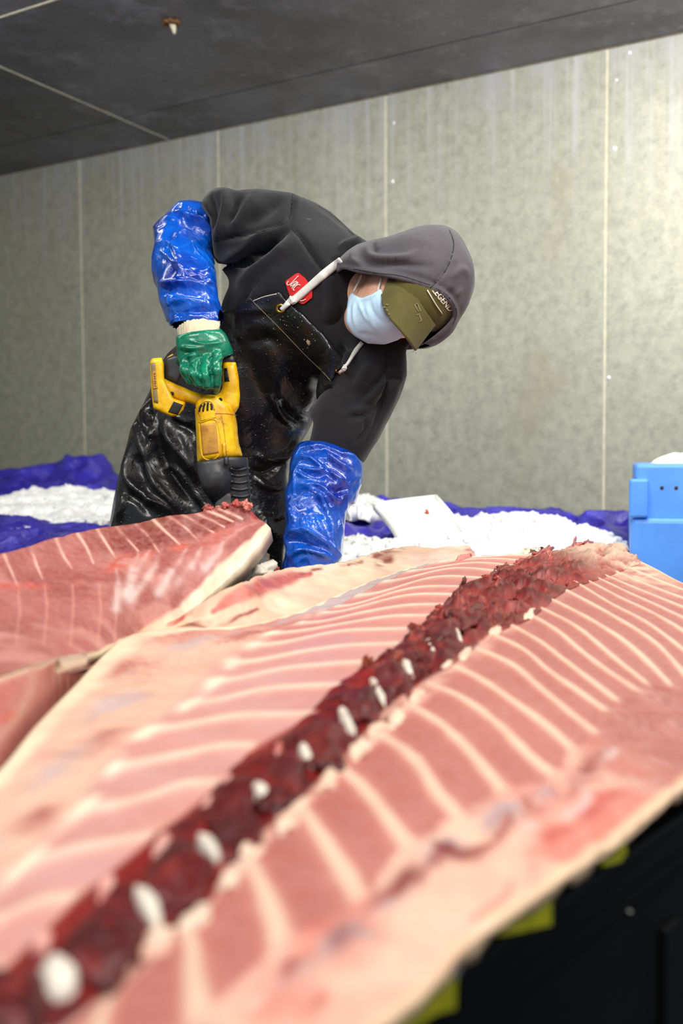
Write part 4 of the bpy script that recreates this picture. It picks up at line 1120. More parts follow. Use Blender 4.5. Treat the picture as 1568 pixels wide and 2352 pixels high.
# ------------------------------------------------------------------ the man: materials
def m_cloth(name, a, b, rough=0.85, scale=160, weave=0.25, dirt=None, vc=False):
    t = NT(name)
    n = t.noise(7, 4, 0.6)
    col = t.attr() if vc else t.ramp(n, [(0.3, a), (0.7, b)])
    if vc: col = t.mix(t.ramp(n, [(0.3, 0.0), (0.7, 0.25)]), col, b)
    if dirt: col = t.mix(t.ramp(t.noise(34, 5, 0.7), [(0.70, 0.0), (0.76, 0.6)]), col, dirt)
    t.set(Base_Color=col, Roughness=rough, Specular_IOR_Level=0.25, Sheen_Weight=0.15, Sheen_Roughness=0.5)
    x = t.bump(t.noise(scale, 3, 0.6), weave, 0.0015)
    t.bump(t.noise(28, 3, 0.5), 0.25, 0.004, x)
    return t.m
HOODIE = m_cloth('black_softshell', srgb(23, 23, 26), srgb(35, 35, 38), dirt=srgb(92, 90, 88))
HOODM = m_cloth('grey_hood_cloth', srgb(72, 69, 73), srgb(92, 88, 92), 0.9, 260, 0.35, srgb(120, 116, 112))
def m_rubber():
    t = NT('wet_black_rubber')
    n = t.noise(9, 4, 0.6)
    t.set(Base_Color=t.ramp(n, [(0.3, srgb(20, 19, 20)), (0.7, srgb(34, 31, 31))]), Roughness=t.ramp(t.noise(12, 4, 0.65), [(0.35, 0.20), (0.7, 0.42)]), Specular_IOR_Level=0.6)
    x = t.bump(t.noise(10, 4, 0.6, dist=0.6), 0.35, 0.02)
    drop = t.voro(85); x2 = t.bump(t.ramp(drop, [(0.10, 1.0), (0.22, 0.0)]), 0.5, 0.004, x)
    return t.m
RUBBER = m_rubber()
def m_plastic():
    t = NT('blue_plastic_film')
    n = t.noise(8, 4, 0.6)
    t.set(Base_Color=t.ramp(n, [(0.3, srgb(0, 34, 146)), (0.7, srgb(0, 106, 222))]), Roughness=0.22, Specular_IOR_Level=0.6, Coat_Weight=0.6, Coat_Roughness=0.1)
    cell = t.voro(15, 'DISTANCE_TO_EDGE', (1, 1, 0.75))
    x = t.bump(t.ramp(cell, [(0.0, 1.0), (0.10, 0.3), (0.4, 0.0)]), 0.35, 0.012)
    t.bump(t.noise(16, 5, 0.6, dist=1.0), 0.3, 0.02, x)
    return t.m
FILM = m_plastic()
def m_glove():
    t = NT('green_rubber_glove')
    n = t.noise(20, 4, 0.6)
    t.set(Base_Color=t.ramp(n, [(0.3, srgb(0, 92, 68)), (0.7, srgb(14, 132, 98))]), Roughness=0.24, Specular_IOR_Level=0.6)
    t.bump(t.noise(38, 4, 0.6, dist=0.5), 0.3, 0.006)
    return t.m
GLOVE = m_glove()
KNIT = m_cloth('beige_knit_cuff', srgb(196, 180, 150), srgb(220, 206, 178), 0.9, 220, 0.5)
SKINM = NT('skin'); SKINM.set(Base_Color=SKINM.ramp(SKINM.noise(40, 4, 0.6), [(0.3, srgb(222, 160, 130)), (0.7, srgb(238, 182, 152))]), Roughness=0.5, Subsurface_Weight=0.15, Subsurface_Radius=(0.01, 0.004, 0.002), Subsurface_Scale=0.5)
SKINM.bump(SKINM.noise(150, 3, 0.6), 0.15, 0.001); SKINM = SKINM.m
MASKM = m_cloth('pale_blue_mask', srgb(172, 206, 232), srgb(190, 220, 242), 0.8, 300, 0.12)
WHITE = m_cloth('white_ribbon', srgb(214, 212, 204), srgb(232, 230, 224), 0.85, 300, 0.2)
SEAMD = plain('dark_seam', srgb(14, 14, 16), 0.8)
CAPM = m_cloth('olive_cap_cloth', srgb(74, 68, 30), srgb(96, 88, 42), 0.85, 300, 0.4, srgb(150, 138, 88))
REDP = plain('red_rubber_badge', srgb(206, 34, 34), 0.35, var=0.12, scale=40)
LET = plain('pale_lettering', srgb(236, 222, 212), 0.5)
BRASS = plain('brass', srgb(196, 160, 70), 0.25, 0.9)
STITCH = plain('pale_stitching', srgb(150, 128, 104), 0.8)
STITCHW = plain('white_stitching', srgb(216, 208, 196), 0.8)
DARK = plain('dark_trousers', srgb(24, 24, 27), 0.7)
EYEW = plain('eye_white', srgb(226, 222, 216), 0.2)
IRIS = plain('dark_iris', srgb(40, 26, 18), 0.15)

man = empty('person', (-0.42, 2.55, 0), 'person in grey hood, olive cap, face mask and black rubber apron bending to saw fish', 'person')

def rows_frame(f, u):
    """World rotation rows (ear, up, face) from picture directions (right, up, toward the camera)."""
    b = np.array([RM[:, 0], RM[:, 1], RM[:, 2]])
    f = np.array(f) @ b; u = np.array(u) @ b
    f /= np.linalg.norm(f); u = u - f * (u @ f); u /= np.linalg.norm(u)
    e = np.cross(f, u)
    return e, u, f

bm = bmesh.new(); bmesh.ops.create_icosphere(bm, subdivisions=1, radius=1)
IV3 = np.array([x.co[:] for x in bm.verts]); IF3 = [tuple(y.index for y in x.verts) for x in bm.faces]; bm.free()

# ------------------------------------------------------------------ joints
HC = P(918, 688, 2.08)
EAR, UP, FACE = rows_frame((-0.45, -0.55, 0.70), (0.75, 0.15, 0.6))
PEL, WAI, CHE = P(455, 1030, 2.60), P(560, 880, 2.48), P(715, 680, 2.36)
NECK = P(805, 640, 2.24)
RS, RE, RW = P(625, 540, 2.32), P(440, 545, 2.42), P(456, 745, 2.12)
LS, LE, LW = P(868, 840, 2.22), P(775, 1045, 2.20), P(715, 1270, 2.06)
HIPR, HIPL = P(395, 1065, 2.62), P(525, 1075, 2.60)
KNR, KNL = np.array([-0.50, 2.56, 0.47]), np.array([-0.24, 2.58, 0.47])
ANR, ANL = np.array([-0.54, 2.64, 0.08]), np.array([-0.22, 2.66, 0.08])

def head_sdf(p, g=0.0):
    skull = ell(p, HC + UP * 0.035 - FACE * 0.01, (0.078 + g, 0.098 + g, 0.098 + g), np.array([EAR, UP, FACE]))
    jaw = cap(p, HC - UP * 0.02 + FACE * 0.025, HC - UP * 0.075 + FACE * 0.045, 0.066 + g, 0.042 + g)
    d = smin(skull, jaw, 0.04)
    return d

def body_fn(p):
    d = head_sdf(p)
    nose = cap(p, HC + UP * 0.022 + FACE * 0.088, HC - UP * 0.022 + FACE * 0.108, 0.010, 0.016)
    d = smin(d, nose, 0.012)
    for s in (-1, 1):
        d = smin(d, ell(p, HC + EAR * 0.083 * s + UP * 0.004 - FACE * 0.012, (0.012, 0.034, 0.021), np.array([EAR, UP, FACE])), 0.008)
        d = smax(d, -(np.linalg.norm(p - (HC + EAR * 0.033 * s + UP * 0.024 + FACE * 0.098).astype(np.float32), axis=-1) - 0.015), 0.01)
    lip = cap(p, HC - UP * 0.052 + FACE * 0.086 - EAR * 0.018, HC - UP * 0.052 + FACE * 0.086 + EAR * 0.018, 0.009, 0.009)
    d = smin(d, lip, 0.008)
    d = smin(d, cap(p, HC - UP * 0.06 - FACE * 0.02, NECK, 0.056, 0.062), 0.03)
    t = chain(p, [PEL, WAI, CHE, NECK], [0.130, 0.118, 0.122, 0.065], 0.06)
    t = smin(t, cap(p, RS, LS, 0.048, 0.048), 0.07)
    d = smin(d, t, 0.03)
    d = smin(d, chain(p, [RS, RE, RW, P(462, 790, 2.07)], [0.046, 0.040, 0.030, 0.030], 0.02), 0.03)
    d = smin(d, chain(p, [LS, LE, LW], [0.046, 0.040, 0.030], 0.02), 0.03)
    d = smin(d, chain(p, [HIPR, KNR, ANR, ANR + np.array([0.0, -0.13, -0.035])], [0.095, 0.062, 0.042, 0.034], 0.03), 0.05)
    d = smin(d, chain(p, [HIPL, KNL, ANL, ANL + np.array([0.0, -0.13, -0.035])], [0.095, 0.062, 0.042, 0.034], 0.03), 0.05)
    return d
lo, hi = bounds([PEL, NECK, HC, RS, RE, LS, ANR, ANL], 0.19); lo[2] = 0.0
V, Q = sdf_mesh(body_fn, lo, hi, 0.0105)
obj('body', V, Q, SKINM, man)
# the head again at full detail where the cheek shows: it is the same surface, so only the eyes are added
for s in (-1, 1):
    c = HC + EAR * 0.033 * s + UP * 0.024 + FACE * 0.088
    e = obj('eye', IV * 0.0125 + c, IF, EYEW, man)
    obj('iris', IV * np.array([0.0058] * 3) + c + FACE * 0.0085, IF, IRIS, e)

# ------------------------------------------------------------------ trousers and boots (behind the bin)
def trouser_fn(p):
    d = chain(p, [HIPR, KNR, ANR + np.array([0, 0, 0.10])], [0.118, 0.088, 0.076], 0.03)
    d = smin(d, chain(p, [HIPL, KNL, ANL + np.array([0, 0, 0.10])], [0.118, 0.088, 0.076], 0.03), 0.04)
    return smin(d, cap(p, PEL, PEL + np.array([0, 0, -0.04]), 0.145, 0.14), 0.05)
lo, hi = bounds([PEL, HIPR, HIPL, ANR, ANL], 0.17); lo[2] = 0.08
V, Q = sdf_mesh(trouser_fn, lo, hi, 0.012, lambda V, N: 0.012 * fbm(V * [1, 1, 1.6], 9, 4, 3))
obj('trousers', V, Q, DARK, man)
for a in (ANR, ANL):
    f = lambda p: smax(smin(cap(p, a + np.array([0, 0, 0.22]), a + np.array([0, 0, 0.01]), 0.075, 0.062), cap(p, a + np.array([0, 0.03, -0.03]), a + np.array([0, -0.17, -0.04]), 0.060, 0.054), 0.03), 0.006 - p[..., 2], 0.006)
    lo, hi = bounds([a, a + np.array([0, -0.17, 0]), a + np.array([0, 0, 0.24])], 0.1)
    V, Q = sdf_mesh(f, lo, hi, 0.012)
    obj('boot', V, Q, RUBBER, man)

# ------------------------------------------------------------------ hoodie
APRON_POLY = [(515, 708), (580, 688), (643, 663), (662, 690), (700, 722), (740, 762), (790, 828), (812, 868), (798, 900), (776, 928), (745, 950), (717, 964), (708, 985), (694, 1008), (672, 1056), (660, 1090), (664, 1130), (668, 1180), (655, 1260), (652, 1420),
              (230, 1420), (246, 1230), (258, 1170), (272, 1100), (290, 1030), (300, 985), (318, 950), (342, 905), (360, 850), (385, 812), (420, 780), (470, 740)]
HOODIE_POLY = [(464, 470), (474, 452), (486, 436), (494, 430), (516, 431), (545, 441), (575, 437), (600, 435), (640, 437), (672, 442), (700, 455), (726, 467), (760, 490), (795, 520), (830, 548), (880, 575), (950, 620), (975, 700), (950, 780),
               (931, 805), (932, 862), (915, 915), (893, 960), (868, 1010), (832, 1062), (790, 1075), (720, 1062), (702, 1030), (712, 1000), (720, 966), (690, 1000), (640, 1040), (500, 1060), (395, 1010), (385, 850), (408, 775), (470, 750), (505, 740),
               (500, 690), (499, 640), (506, 614), (560, 604), (498, 606), (491, 590), (488, 555), (484, 500)]
def hoodie_fn(p):
    d = chain(p, [PEL + np.array([0, 0, 0.02]), WAI, CHE, NECK], [0.155, 0.155, 0.168, 0.10], 0.07)
    d = smin(d, cap(p, RS, LS, 0.090, 0.088), 0.08)
    d = smin(d, cap(p, P(690, 530, 2.36), P(800, 600, 2.32), 0.10, 0.09), 0.05)
    d = smin(d, chain(p, [P(640, 525, 2.31), P(555, 522, 2.30), P(490, 520, 2.31)], [0.092, 0.092, 0.088], 0.03), 0.05)
    arm = chain(p, [P(880, 830, 2.20), P(860, 880, 2.17), P(800, 970, 2.16), P(765, 1060, 2.16)], [0.085, 0.080, 0.076, 0.070], 0.03)
    d = smin(d, arm, 0.03)
    return smax(d, prism(p, HOODIE_POLY), 0.014)
HS = [  # (pixel polyline, width in pixels, height in metres)
 ([(672, 443), (670, 480), (660, 512)], 5, -0.006), ([(684, 446), (680, 484), (672, 514)], 5, 0.003),
 ([(490, 553), (540, 545), (600, 531), (655, 512)], 5, -0.005), ([(668, 522), (700, 560), (724, 595), (764, 648)], 5, -0.005),
 ([(640, 520), (600, 545), (540, 580), (500, 604)], 12, 0.012), ([(665, 530), (620, 560), (575, 590), (545, 612)], 9, -0.014),
 ([(690, 545), (640, 585), (590, 620), (540, 670)], 16, 0.010), ([(630, 545), (590, 575), (560, 590)], 6, -0.012),
 ([(520, 560), (570, 548), (620, 530)], 8, 0.006), ([(640, 560), (585, 600), (530, 612)], 6, -0.008),
 ([(500, 432), (520, 460), (510, 510), (495, 560)], 9, 0.010), ([(545, 443), (540, 480), (520, 520)], 10, -0.010), ([(595, 438), (570, 475), (520, 540)], 14, 0.009), ([(480, 440), (490, 480), (487, 530)], 6, -0.008),
 ([(640, 445), (620, 480), (560, 520)], 14, -0.007), ([(725, 470), (770, 500), (815, 545)], 5, -0.004),
 ([(850, 830), (830, 870), (812, 905)], 10, 0.0066), ([(872, 830), (880, 860), (845, 905), (820, 930)], 8, -0.0066), ([(890, 870), (870, 895), (830, 925)], 11, 0.0072), ([(905, 850), (897, 880), (860, 920), (800, 950)], 7, -0.0072),
 ([(893, 880), (880, 905), (840, 930), (790, 955)], 8, 0.0060), ([(892, 900), (860, 938), (800, 960)], 6, -0.0066), ([(865, 925), (850, 942), (800, 945)], 8, 0.0050),
 ([(888, 795), (888, 850), (892, 870), (870, 950), (840, 1010)], 5, -0.005), ([(930, 870), (905, 866), (890, 868)], 5, -0.004), ([(840, 955), (838, 990), (812, 1020)], 5, -0.005),
 ([(815, 800), (800, 850), (790, 880)], 12, 0.010), ([(790, 790), (770, 830)], 8, -0.008), ([(760, 600), (790, 590), (820, 560)], 5, -0.010), ([(775, 570), (800, 560), (840, 548)], 8, 0.006),
 ([(596, 640), (560, 690), (520, 730)], 5, -0.003), ([(660, 600), (610, 660), (570, 700)], 26, 0.006), ([(505, 620), (520, 660), (512, 710)], 7, 0.006), ([(740, 620), (760, 680), (745, 745)], 14, 0.006), ([(745, 750), (775, 735), (790, 700)], 5, -0.006),
]
lo = np.array([P(365, 700, 2.75)[0], 2.0, P(500, 1090, 2.75)[2]]); hi = np.array([P(985, 700, 2.4)[0], 2.86, P(500, 420, 2.55)[2]])
V, Q = sdf_mesh(hoodie_fn, lo, hi, 0.0056, lambda V, N: strokes(V, N, HS, 2.0) * (1 - 0.85 * np.clip(-poly2(*proj(V)[:2], APRON_POLY) / 14, 0, 1)) + 0.004 * fbm(V, 9, 11, 3))
obj('hoodie', V, Q, HOODIE, man, keep='hoodie')

# ------------------------------------------------------------------ rubber apron: bib and long skirt
def apron_base(p):
    d = chain(p, [PEL + np.array([0, 0, 0.02]), WAI, CHE, NECK], [0.155, 0.155, 0.168, 0.10], 0.07)
    d = smin(d, cap(p, RS, LS, 0.090, 0.088), 0.08)
    d = smin(d, cap(p, P(690, 530, 2.36), P(800, 600, 2.32), 0.10, 0.09), 0.05)
    d = smin(d, cap(p, P(880, 830, 2.20), P(820, 900, 2.18), 0.082, 0.070), 0.03)
    sk = chain(p, [P(520, 900, 2.48), P(430, 1060, 2.55), P(380, 1200, 2.56), P(370, 1420, 2.56)], [0.15, 0.185, 0.20, 0.21], 0.05)
    sk2 = chain(p, [P(560, 930, 2.48), P(560, 1060, 2.53), P(560, 1200, 2.54), P(570, 1420, 2.54)], [0.15, 0.165, 0.175, 0.18], 0.05)
    return smin(smin(d, sk, 0.06), sk2, 0.05)
def apron_fn(p):
    d = apron_base(p) - 0.020
    back = (p @ RM[:, 2].astype(np.float32)) * -1 - float(-(WAI @ RM[:, 2])) - 0.06   # wraps round the front and sides only
    return smax(smax(d, prism(p, APRON_POLY), 0.012), back, 0.02)
AS = [
 ([(340, 905), (330, 960), (350, 1000), (335, 1060)], 8, 0.014), ([(318, 950), (345, 1004), (355, 985), (350, 930)], 4, 0.010), ([(345, 940), (345, 975)], 7, -0.014),
 ([(300, 960), (330, 1030), (350, 1100), (420, 1185)], 9, 0.018), ([(370, 965), (390, 1010), (430, 1060), (460, 1110)], 13, 0.022), ([(356, 990), (372, 1050), (410, 1110), (460, 1170)], 14, -0.024),
 ([(362, 1080), (385, 1072), (410, 1085), (450, 1140), (480, 1180)], 6, 0.016), ([(395, 965), (440, 990), (452, 1010)], 9, -0.016), ([(385, 940), (420, 968), (440, 966)], 5, 0.010),
 ([(300, 1010), (288, 1080), (300, 1110), (345, 1150), (390, 1180)], 10, 0.014), ([(318, 1040), (325, 1090), (350, 1110)], 16, -0.016), ([(280, 1130), (320, 1150), (350, 1185)], 10, -0.014), ([(290, 1120), (275, 1170), (270, 1200)], 8, 0.012),
 ([(420, 1000), (445, 1050), (452, 1090)], 7, 0.012), ([(330, 1165), (345, 1150), (375, 1160), (400, 1190)], 6, 0.012),
 ([(600, 760), (625, 830), (640, 900), (655, 960)], 22, 0.010), ([(560, 790), (580, 860), (600, 950)], 22, -0.008), ([(640, 915), (660, 950), (690, 970), (712, 966)], 8, -0.020), ([(668, 936), (690, 948), (708, 962)], 5, 0.014), ([(615, 900), (650, 960), (685, 978)], 6, 0.012),
 ([(700, 850), (712, 900), (700, 950)], 14, 0.010), ([(760, 880), (740, 930), (715, 955)], 12, -0.014), ([(690, 1000), (660, 1050), (640, 1060)], 8, 0.012), ([(655, 1060), (610, 1085), (570, 1080)], 8, -0.012), ([(580, 1040), (620, 1055), (670, 1040)], 8, 0.010),
 ([(585, 1100), (620, 1120), (660, 1115)], 8, 0.010), ([(590, 1180), (620, 1190), (655, 1180)], 7, 0.008), ([(560, 760), (600, 745), (650, 765)], 14, 0.008), ([(560, 790), (620, 780), (640, 800)], 9, -0.008), ([(520, 730), (560, 715), (620, 712)], 8, 0.006), ([(540, 720), (545, 760), (560, 790)], 8, 0.007),
 ([(560, 1240), (600, 1200), (640, 1240)], 12, 0.01), ([(515, 708), (580, 690), (643, 665)], 5, 0.004),
]
lo = np.array([P(225, 1300, 2.62)[0], 2.12, P(400, 1420, 2.60)[2]]); hi = np.array([P(815, 700, 2.4)[0] + 0.02, 2.80, P(600, 655, 2.4)[2] + 0.01])
V, Q = sdf_mesh(apron_fn, lo, hi, 0.0062, lambda V, N: strokes(V, N, AS, 0.9) + 0.006 * fbm(V, 7, 31, 3))
obj('apron', V, Q, RUBBER, man, keep='apron')

def on_line(name, keys, pts, r, m, parent, n=24, lift=0.003, flat=1.0, k=6):
    q = arc(pts, n)
    w = np.array([hit(keys, x, y, lift) for x, y in q])
    return MB().tube(w, r, k, flat).build(name, m, parent, True)
on_line('seam', ['apron'], [(574, 686), (640, 752), (700, 815), (748, 862), (776, 900)], 0.0006, STITCH, man, 50, 0.0006)
on_line('stitching', ['apron'], [(580, 692), (605, 682), (635, 675)], 0.0010, STITCHW, man, 16, 0.0006)
on_line('stitching', ['apron'], [(808, 874), (800, 895), (785, 915), (772, 932)], 0.0010, STITCHW, man, 16, 0.0006)

# ------------------------------------------------------------------ blue film oversleeves
RSL = [(352, 520), (362, 508), (380, 494), (400, 472), (412, 463), (440, 460), (465, 464), (478, 480), (486, 515), (489, 560), (491, 600), (497, 640), (501, 690), (510, 715), (513, 728), (508, 748), (508, 752), (470, 745), (430, 750), (405, 764), (398, 752), (380, 742), (376, 715), (366, 690), (355, 650), (349, 620), (350, 590), (356, 555)]
def rs_fn(p):
    d = chain(p, [P(470, 530, 2.36), P(425, 530, 2.40), P(420, 600, 2.32), P(440, 680, 2.20), P(456, 745, 2.12)], [0.080, 0.082, 0.080, 0.070, 0.055], 0.03)
    return smax(d, prism(p, RSL), 0.010)
RST = [([(365, 510), (400, 505), (450, 510), (490, 540)], 8, 0.010), ([(395, 490), (440, 520), (455, 540)], 9, -0.010), ([(400, 485), (430, 495), (470, 520), (488, 560)], 6, 0.010), ([(358, 560), (395, 565), (415, 620), (400, 640)], 5, 0.007), ([(436, 552), (445, 580), (470, 600), (475, 622), (450, 628)], 4, 0.008),
       ([(350, 640), (372, 652), (440, 655), (490, 672)], 6, 0.012), ([(355, 665), (410, 672), (490, 690)], 10, -0.009), ([(370, 575), (410, 615), (430, 640)], 5, 0.006), ([(415, 615), (470, 645), (492, 655)], 5, 0.006), ([(380, 690), (420, 660)], 6, 0.007), ([(378, 700), (430, 690), (500, 700)], 7, 0.010), ([(385, 722), (440, 712), (505, 718)], 6, -0.008), ([(430, 470), (455, 500), (470, 530)], 6, 0.008)]
gather = lambda V, N, y0, w: 0.0
def crk(V, N, seed):
    W = V @ np.array([[1, 0.5, 0.3], [0, 1, 0.4], [-0.5, 0.2, 0.8]])
    a = 1 - 2.4 * np.abs(vnoise(W, 12, seed)); b = 1 - 2.4 * np.abs(vnoise(V, 26, seed + 1))
    toc = CO - V; toc /= np.linalg.norm(toc, axis=1)[:, None]
    return (0.0052 * np.maximum(a, -0.5) + 0.0034 * np.maximum(b, -0.4)) * (0.25 + 0.75 * np.clip((N * toc).sum(1) * 1.6, 0, 1))
def gath(V, N, cy, w):
    px, py, d = proj(V)
    return 0.003 * np.sin(px * 0.9 + 2 * vnoise(V, 30, 5)) * np.exp(-((py - cy(px)) / w) ** 2)
lo = np.array([P(345, 600, 2.5)[0], 2.02, P(420, 770, 2.3)[2]]); hi = np.array([P(515, 600, 2.4)[0] + .02, 2.52, P(430, 455, 2.5)[2] + .01])
V, Q = sdf_mesh(rs_fn, lo, hi, 0.0038, lambda V, N: strokes(V, N, RST, 1.2) + crk(V, N, 3) + gath(V, N, lambda x: 738 - 0.12 * (x - 450), 10))
obj('oversleeve', V, Q, FILM, man, keep='rsl')
LSL = [(684, 1018), (706, 1013), (740, 1014), (770, 1022), (800, 1036), (822, 1054), (832, 1062), (832, 1085), (830, 1112), (822, 1130), (815, 1155), (803, 1160), (793, 1178), (790, 1220), (785, 1262), (784, 1282), (770, 1300), (740, 1345), (650, 1345), (648, 1300), (655, 1280), (658, 1262), (651, 1235), (657, 1210), (656, 1165), (655, 1135), (664, 1100), (667, 1065), (671, 1040)]
def ls_fn(p):
    d = chain(p, [P(765, 1055, 2.17), P(748, 1100, 2.14), P(725, 1180, 2.09), P(716, 1260, 2.05), P(712, 1340, 2.03)], [0.086, 0.086, 0.074, 0.072, 0.066], 0.03)
    lip = (p @ RM[:, 1].astype(np.float32)); 
    return smax(d, prism(p, LSL), 0.010)
LST = [([(684, 1030), (740, 1024), (800, 1048), (830, 1066)], 4, 0.006), ([(672, 1050), (710, 1052), (740, 1075), (748, 1085)], 5, 0.009), ([(740, 1030), (770, 1060), (805, 1085)], 6, 0.010), ([(682, 1072), (710, 1080), (745, 1080)], 4, 0.009), ([(684, 1080), (700, 1095), (735, 1105)], 5, 0.009), ([(750, 1080), (770, 1095), (790, 1115)], 5, 0.009), ([(705, 1108), (740, 1125), (765, 1150), (790, 1150)], 5, 0.010), ([(690, 1110), (720, 1130), (745, 1165), (765, 1240), (780, 1280)], 6, 0.011),
       ([(655, 1140), (700, 1126), (730, 1140)], 8, -0.009), ([(752, 1115), (770, 1130), (800, 1120)], 7, -0.009), ([(722, 1185), (735, 1215), (755, 1240)], 4, 0.007), ([(695, 1180), (700, 1220), (730, 1235)], 4, 0.006), ([(656, 1228), (690, 1222), (740, 1240), (784, 1282)], 6, 0.010), ([(652, 1240), (700, 1245), (740, 1262)], 8, -0.010), ([(660, 1275), (700, 1262), (740, 1272), (770, 1285)], 6, 0.010), ([(690, 1080), (720, 1096), (750, 1085)], 7, -0.008), ([(670, 1165), (680, 1200)], 6, 0.006)]
lo = np.array([P(640, 1300, 2.2)[0], 1.93, P(740, 1350, 2.15)[2]]); hi = np.array([P(836, 1100, 2.25)[0] + .01, 2.30, P(740, 1005, 2.2)[2] + .01])
V, Q = sdf_mesh(ls_fn, lo, hi, 0.0038, lambda V, N: strokes(V, N, LST, 1.2) + crk(V, N, 13))
obj('oversleeve', V, Q, FILM, man, keep='lsl')

# ------------------------------------------------------------------ right glove closed on the saw grip
def pd(lst): return [P(*q) for q in lst]
GRIPD = 2.06
CUFF = [(405, 752), (430, 738), (470, 733), (505, 738), (509, 745), (506, 758), (509, 764), (440, 772), (407, 780)]
def cuff_fn(p):
    d = cap(p, P(458, 725, 2.13), P(460, 785, 2.085), 0.050, 0.047)
    return smax(d, prism(p, CUFF), 0.005)
lo = np.array([P(400, 750, 2.2)[0], 2.0, P(450, 790, 2.15)[2]]); hi = np.array([P(515, 750, 2.2)[0], 2.2, P(450, 725, 2.15)[2]])
V, Q = sdf_mesh(cuff_fn, lo, hi, 0.004, lambda V, N: 0.0012 * np.sin(proj(V)[0] * 1.1) + 0.002 * fbm(V, 22, 3, 2))
obj('knit_cuff', V, Q, KNIT, man)
FING = [  # knuckle, first bend, second bend, tip
 [(424, 822, 2.035), (424, 852, 2.012), (437, 874, 2.018), (446, 872, 2.055)],
 [(448, 826, 2.022), (446, 860, 2.000), (459, 882, 2.006), (468, 878, 2.050)],
 [(474, 828, 2.014), (470, 864, 1.990), (479, 886, 1.998), (488, 880, 2.045)],
 [(500, 820, 2.012), (499, 852, 1.990), (497, 880, 1.998), (496, 898, 2.015)]]
GLPOLY = [(404, 772), (440, 762), (508, 754), (517, 765), (527, 787), (535, 806), (535, 816), (512, 818), (510, 840), (511, 880), (508, 896), (499, 908), (493, 906), (486, 893), (470, 896), (458, 890), (444, 888), (428, 880), (414, 866), (406, 845), (403, 830), (408, 812), (405, 790)]
def glove_fn(p):
    palm = chain(p, [P(459, 772, 2.095), P(464, 800, 2.062), P(466, 815, 2.056)], [0.046, 0.050, 0.040], 0.02)
    side = cap(p, P(430, 808, 2.055), P(503, 802, 2.05), 0.028, 0.030)
    d = smin(palm, side, 0.03)
    d = smin(d, chain(p, pd([(500, 790, 2.07), (518, 808, 2.075), (524, 822, 2.095), (505, 838, 2.115)]), [0.022, 0.019, 0.017, 0.014], 0.008), 0.02)   # thumb behind the grip
    fd = None
    for q, r in zip(FING, (0.0108, 0.0114, 0.0116, 0.0112)):
        e = chain(p, pd(q), [r * 1.08, r, r * 0.95, r * 0.85], 0.006)
        fd = e if fd is None else smin(fd, e, 0.0012)
    d = smin(d, fd, 0.008)
    return smax(d, prism(p, GLPOLY), 0.005)
GST = [([(408, 796), (440, 800), (480, 796)], 4, 0.004), ([(410, 806), (450, 812), (490, 806)], 4, -0.004), ([(415, 830), (440, 815), (470, 808)], 4, 0.004), ([(520, 808), (500, 815), (470, 830)], 3, -0.003), ([(526, 812), (505, 824), (480, 845)], 3, 0.0035), ([(430, 835), (445, 850), (450, 885)], 3, -0.004), ([(452, 838), (460, 860), (464, 892)], 3, -0.004), ([(478, 838), (486, 860), (489, 900)], 3, -0.005), ([(430, 838), (450, 822), (475, 815)], 3, -0.004), ([(425, 780), (470, 790), (515, 785)], 4, 0.003)]
lo = np.array([P(398, 800, 2.1)[0], 1.95, P(450, 915, 2.05)[2]]); hi = np.array([P(540, 800, 2.1)[0], 2.17, P(450, 750, 2.1)[2]])
V, Q = sdf_mesh(glove_fn, lo, hi, 0.0024, lambda V, N: strokes(V, N, GST) + 0.0012 * fbm(V, 50, 3, 2))
obj('glove', V, Q, GLOVE, man, keep='glove')

# left glove, under the edge of the strip
FL = [[(690, 1330, 2.02), (684, 1352, 1.985), (688, 1372, 1.99), (698, 1380, 2.01)], [(705, 1334, 2.00), (702, 1358, 1.965), (706, 1378, 1.975), (714, 1386, 2.0)], [(722, 1334, 2.00), (724, 1358, 1.965), (726, 1378, 1.975), (732, 1385, 2.0)], [(738, 1328, 2.01), (742, 1350, 1.98), (744, 1366, 1.985), (748, 1374, 2.01)]]
def lglove_fn(p):
    d = chain(p, pd([(713, 1290, 2.05), (714, 1318, 2.04), (715, 1332, 2.03)]), [0.036, 0.040, 0.034], 0.02)
    d = smin(d, cap(p, P(692, 1330, 2.025), P(736, 1328, 2.015), 0.018, 0.018), 0.02)
    d = smin(d, chain(p, pd([(740, 1312, 2.03), (757, 1330, 2.02), (762, 1350, 2.0)]), [0.018, 0.014, 0.012], 0.006), 0.012)
    for q in FL: d = smin(d, chain(p, pd(q), [0.0115, 0.011, 0.0105, 0.0095], 0.005), 0.005)
    return d
lo = np.array([P(665, 1330, 2.1)[0], 1.92, P(700, 1400, 2.0)[2]]); hi = np.array([P(775, 1330, 2.1)[0], 2.12, P(700, 1270, 2.05)[2]])
V, Q = sdf_mesh(lglove_fn, lo, hi, 0.004)
obj('glove', V, Q, GLOVE, man)

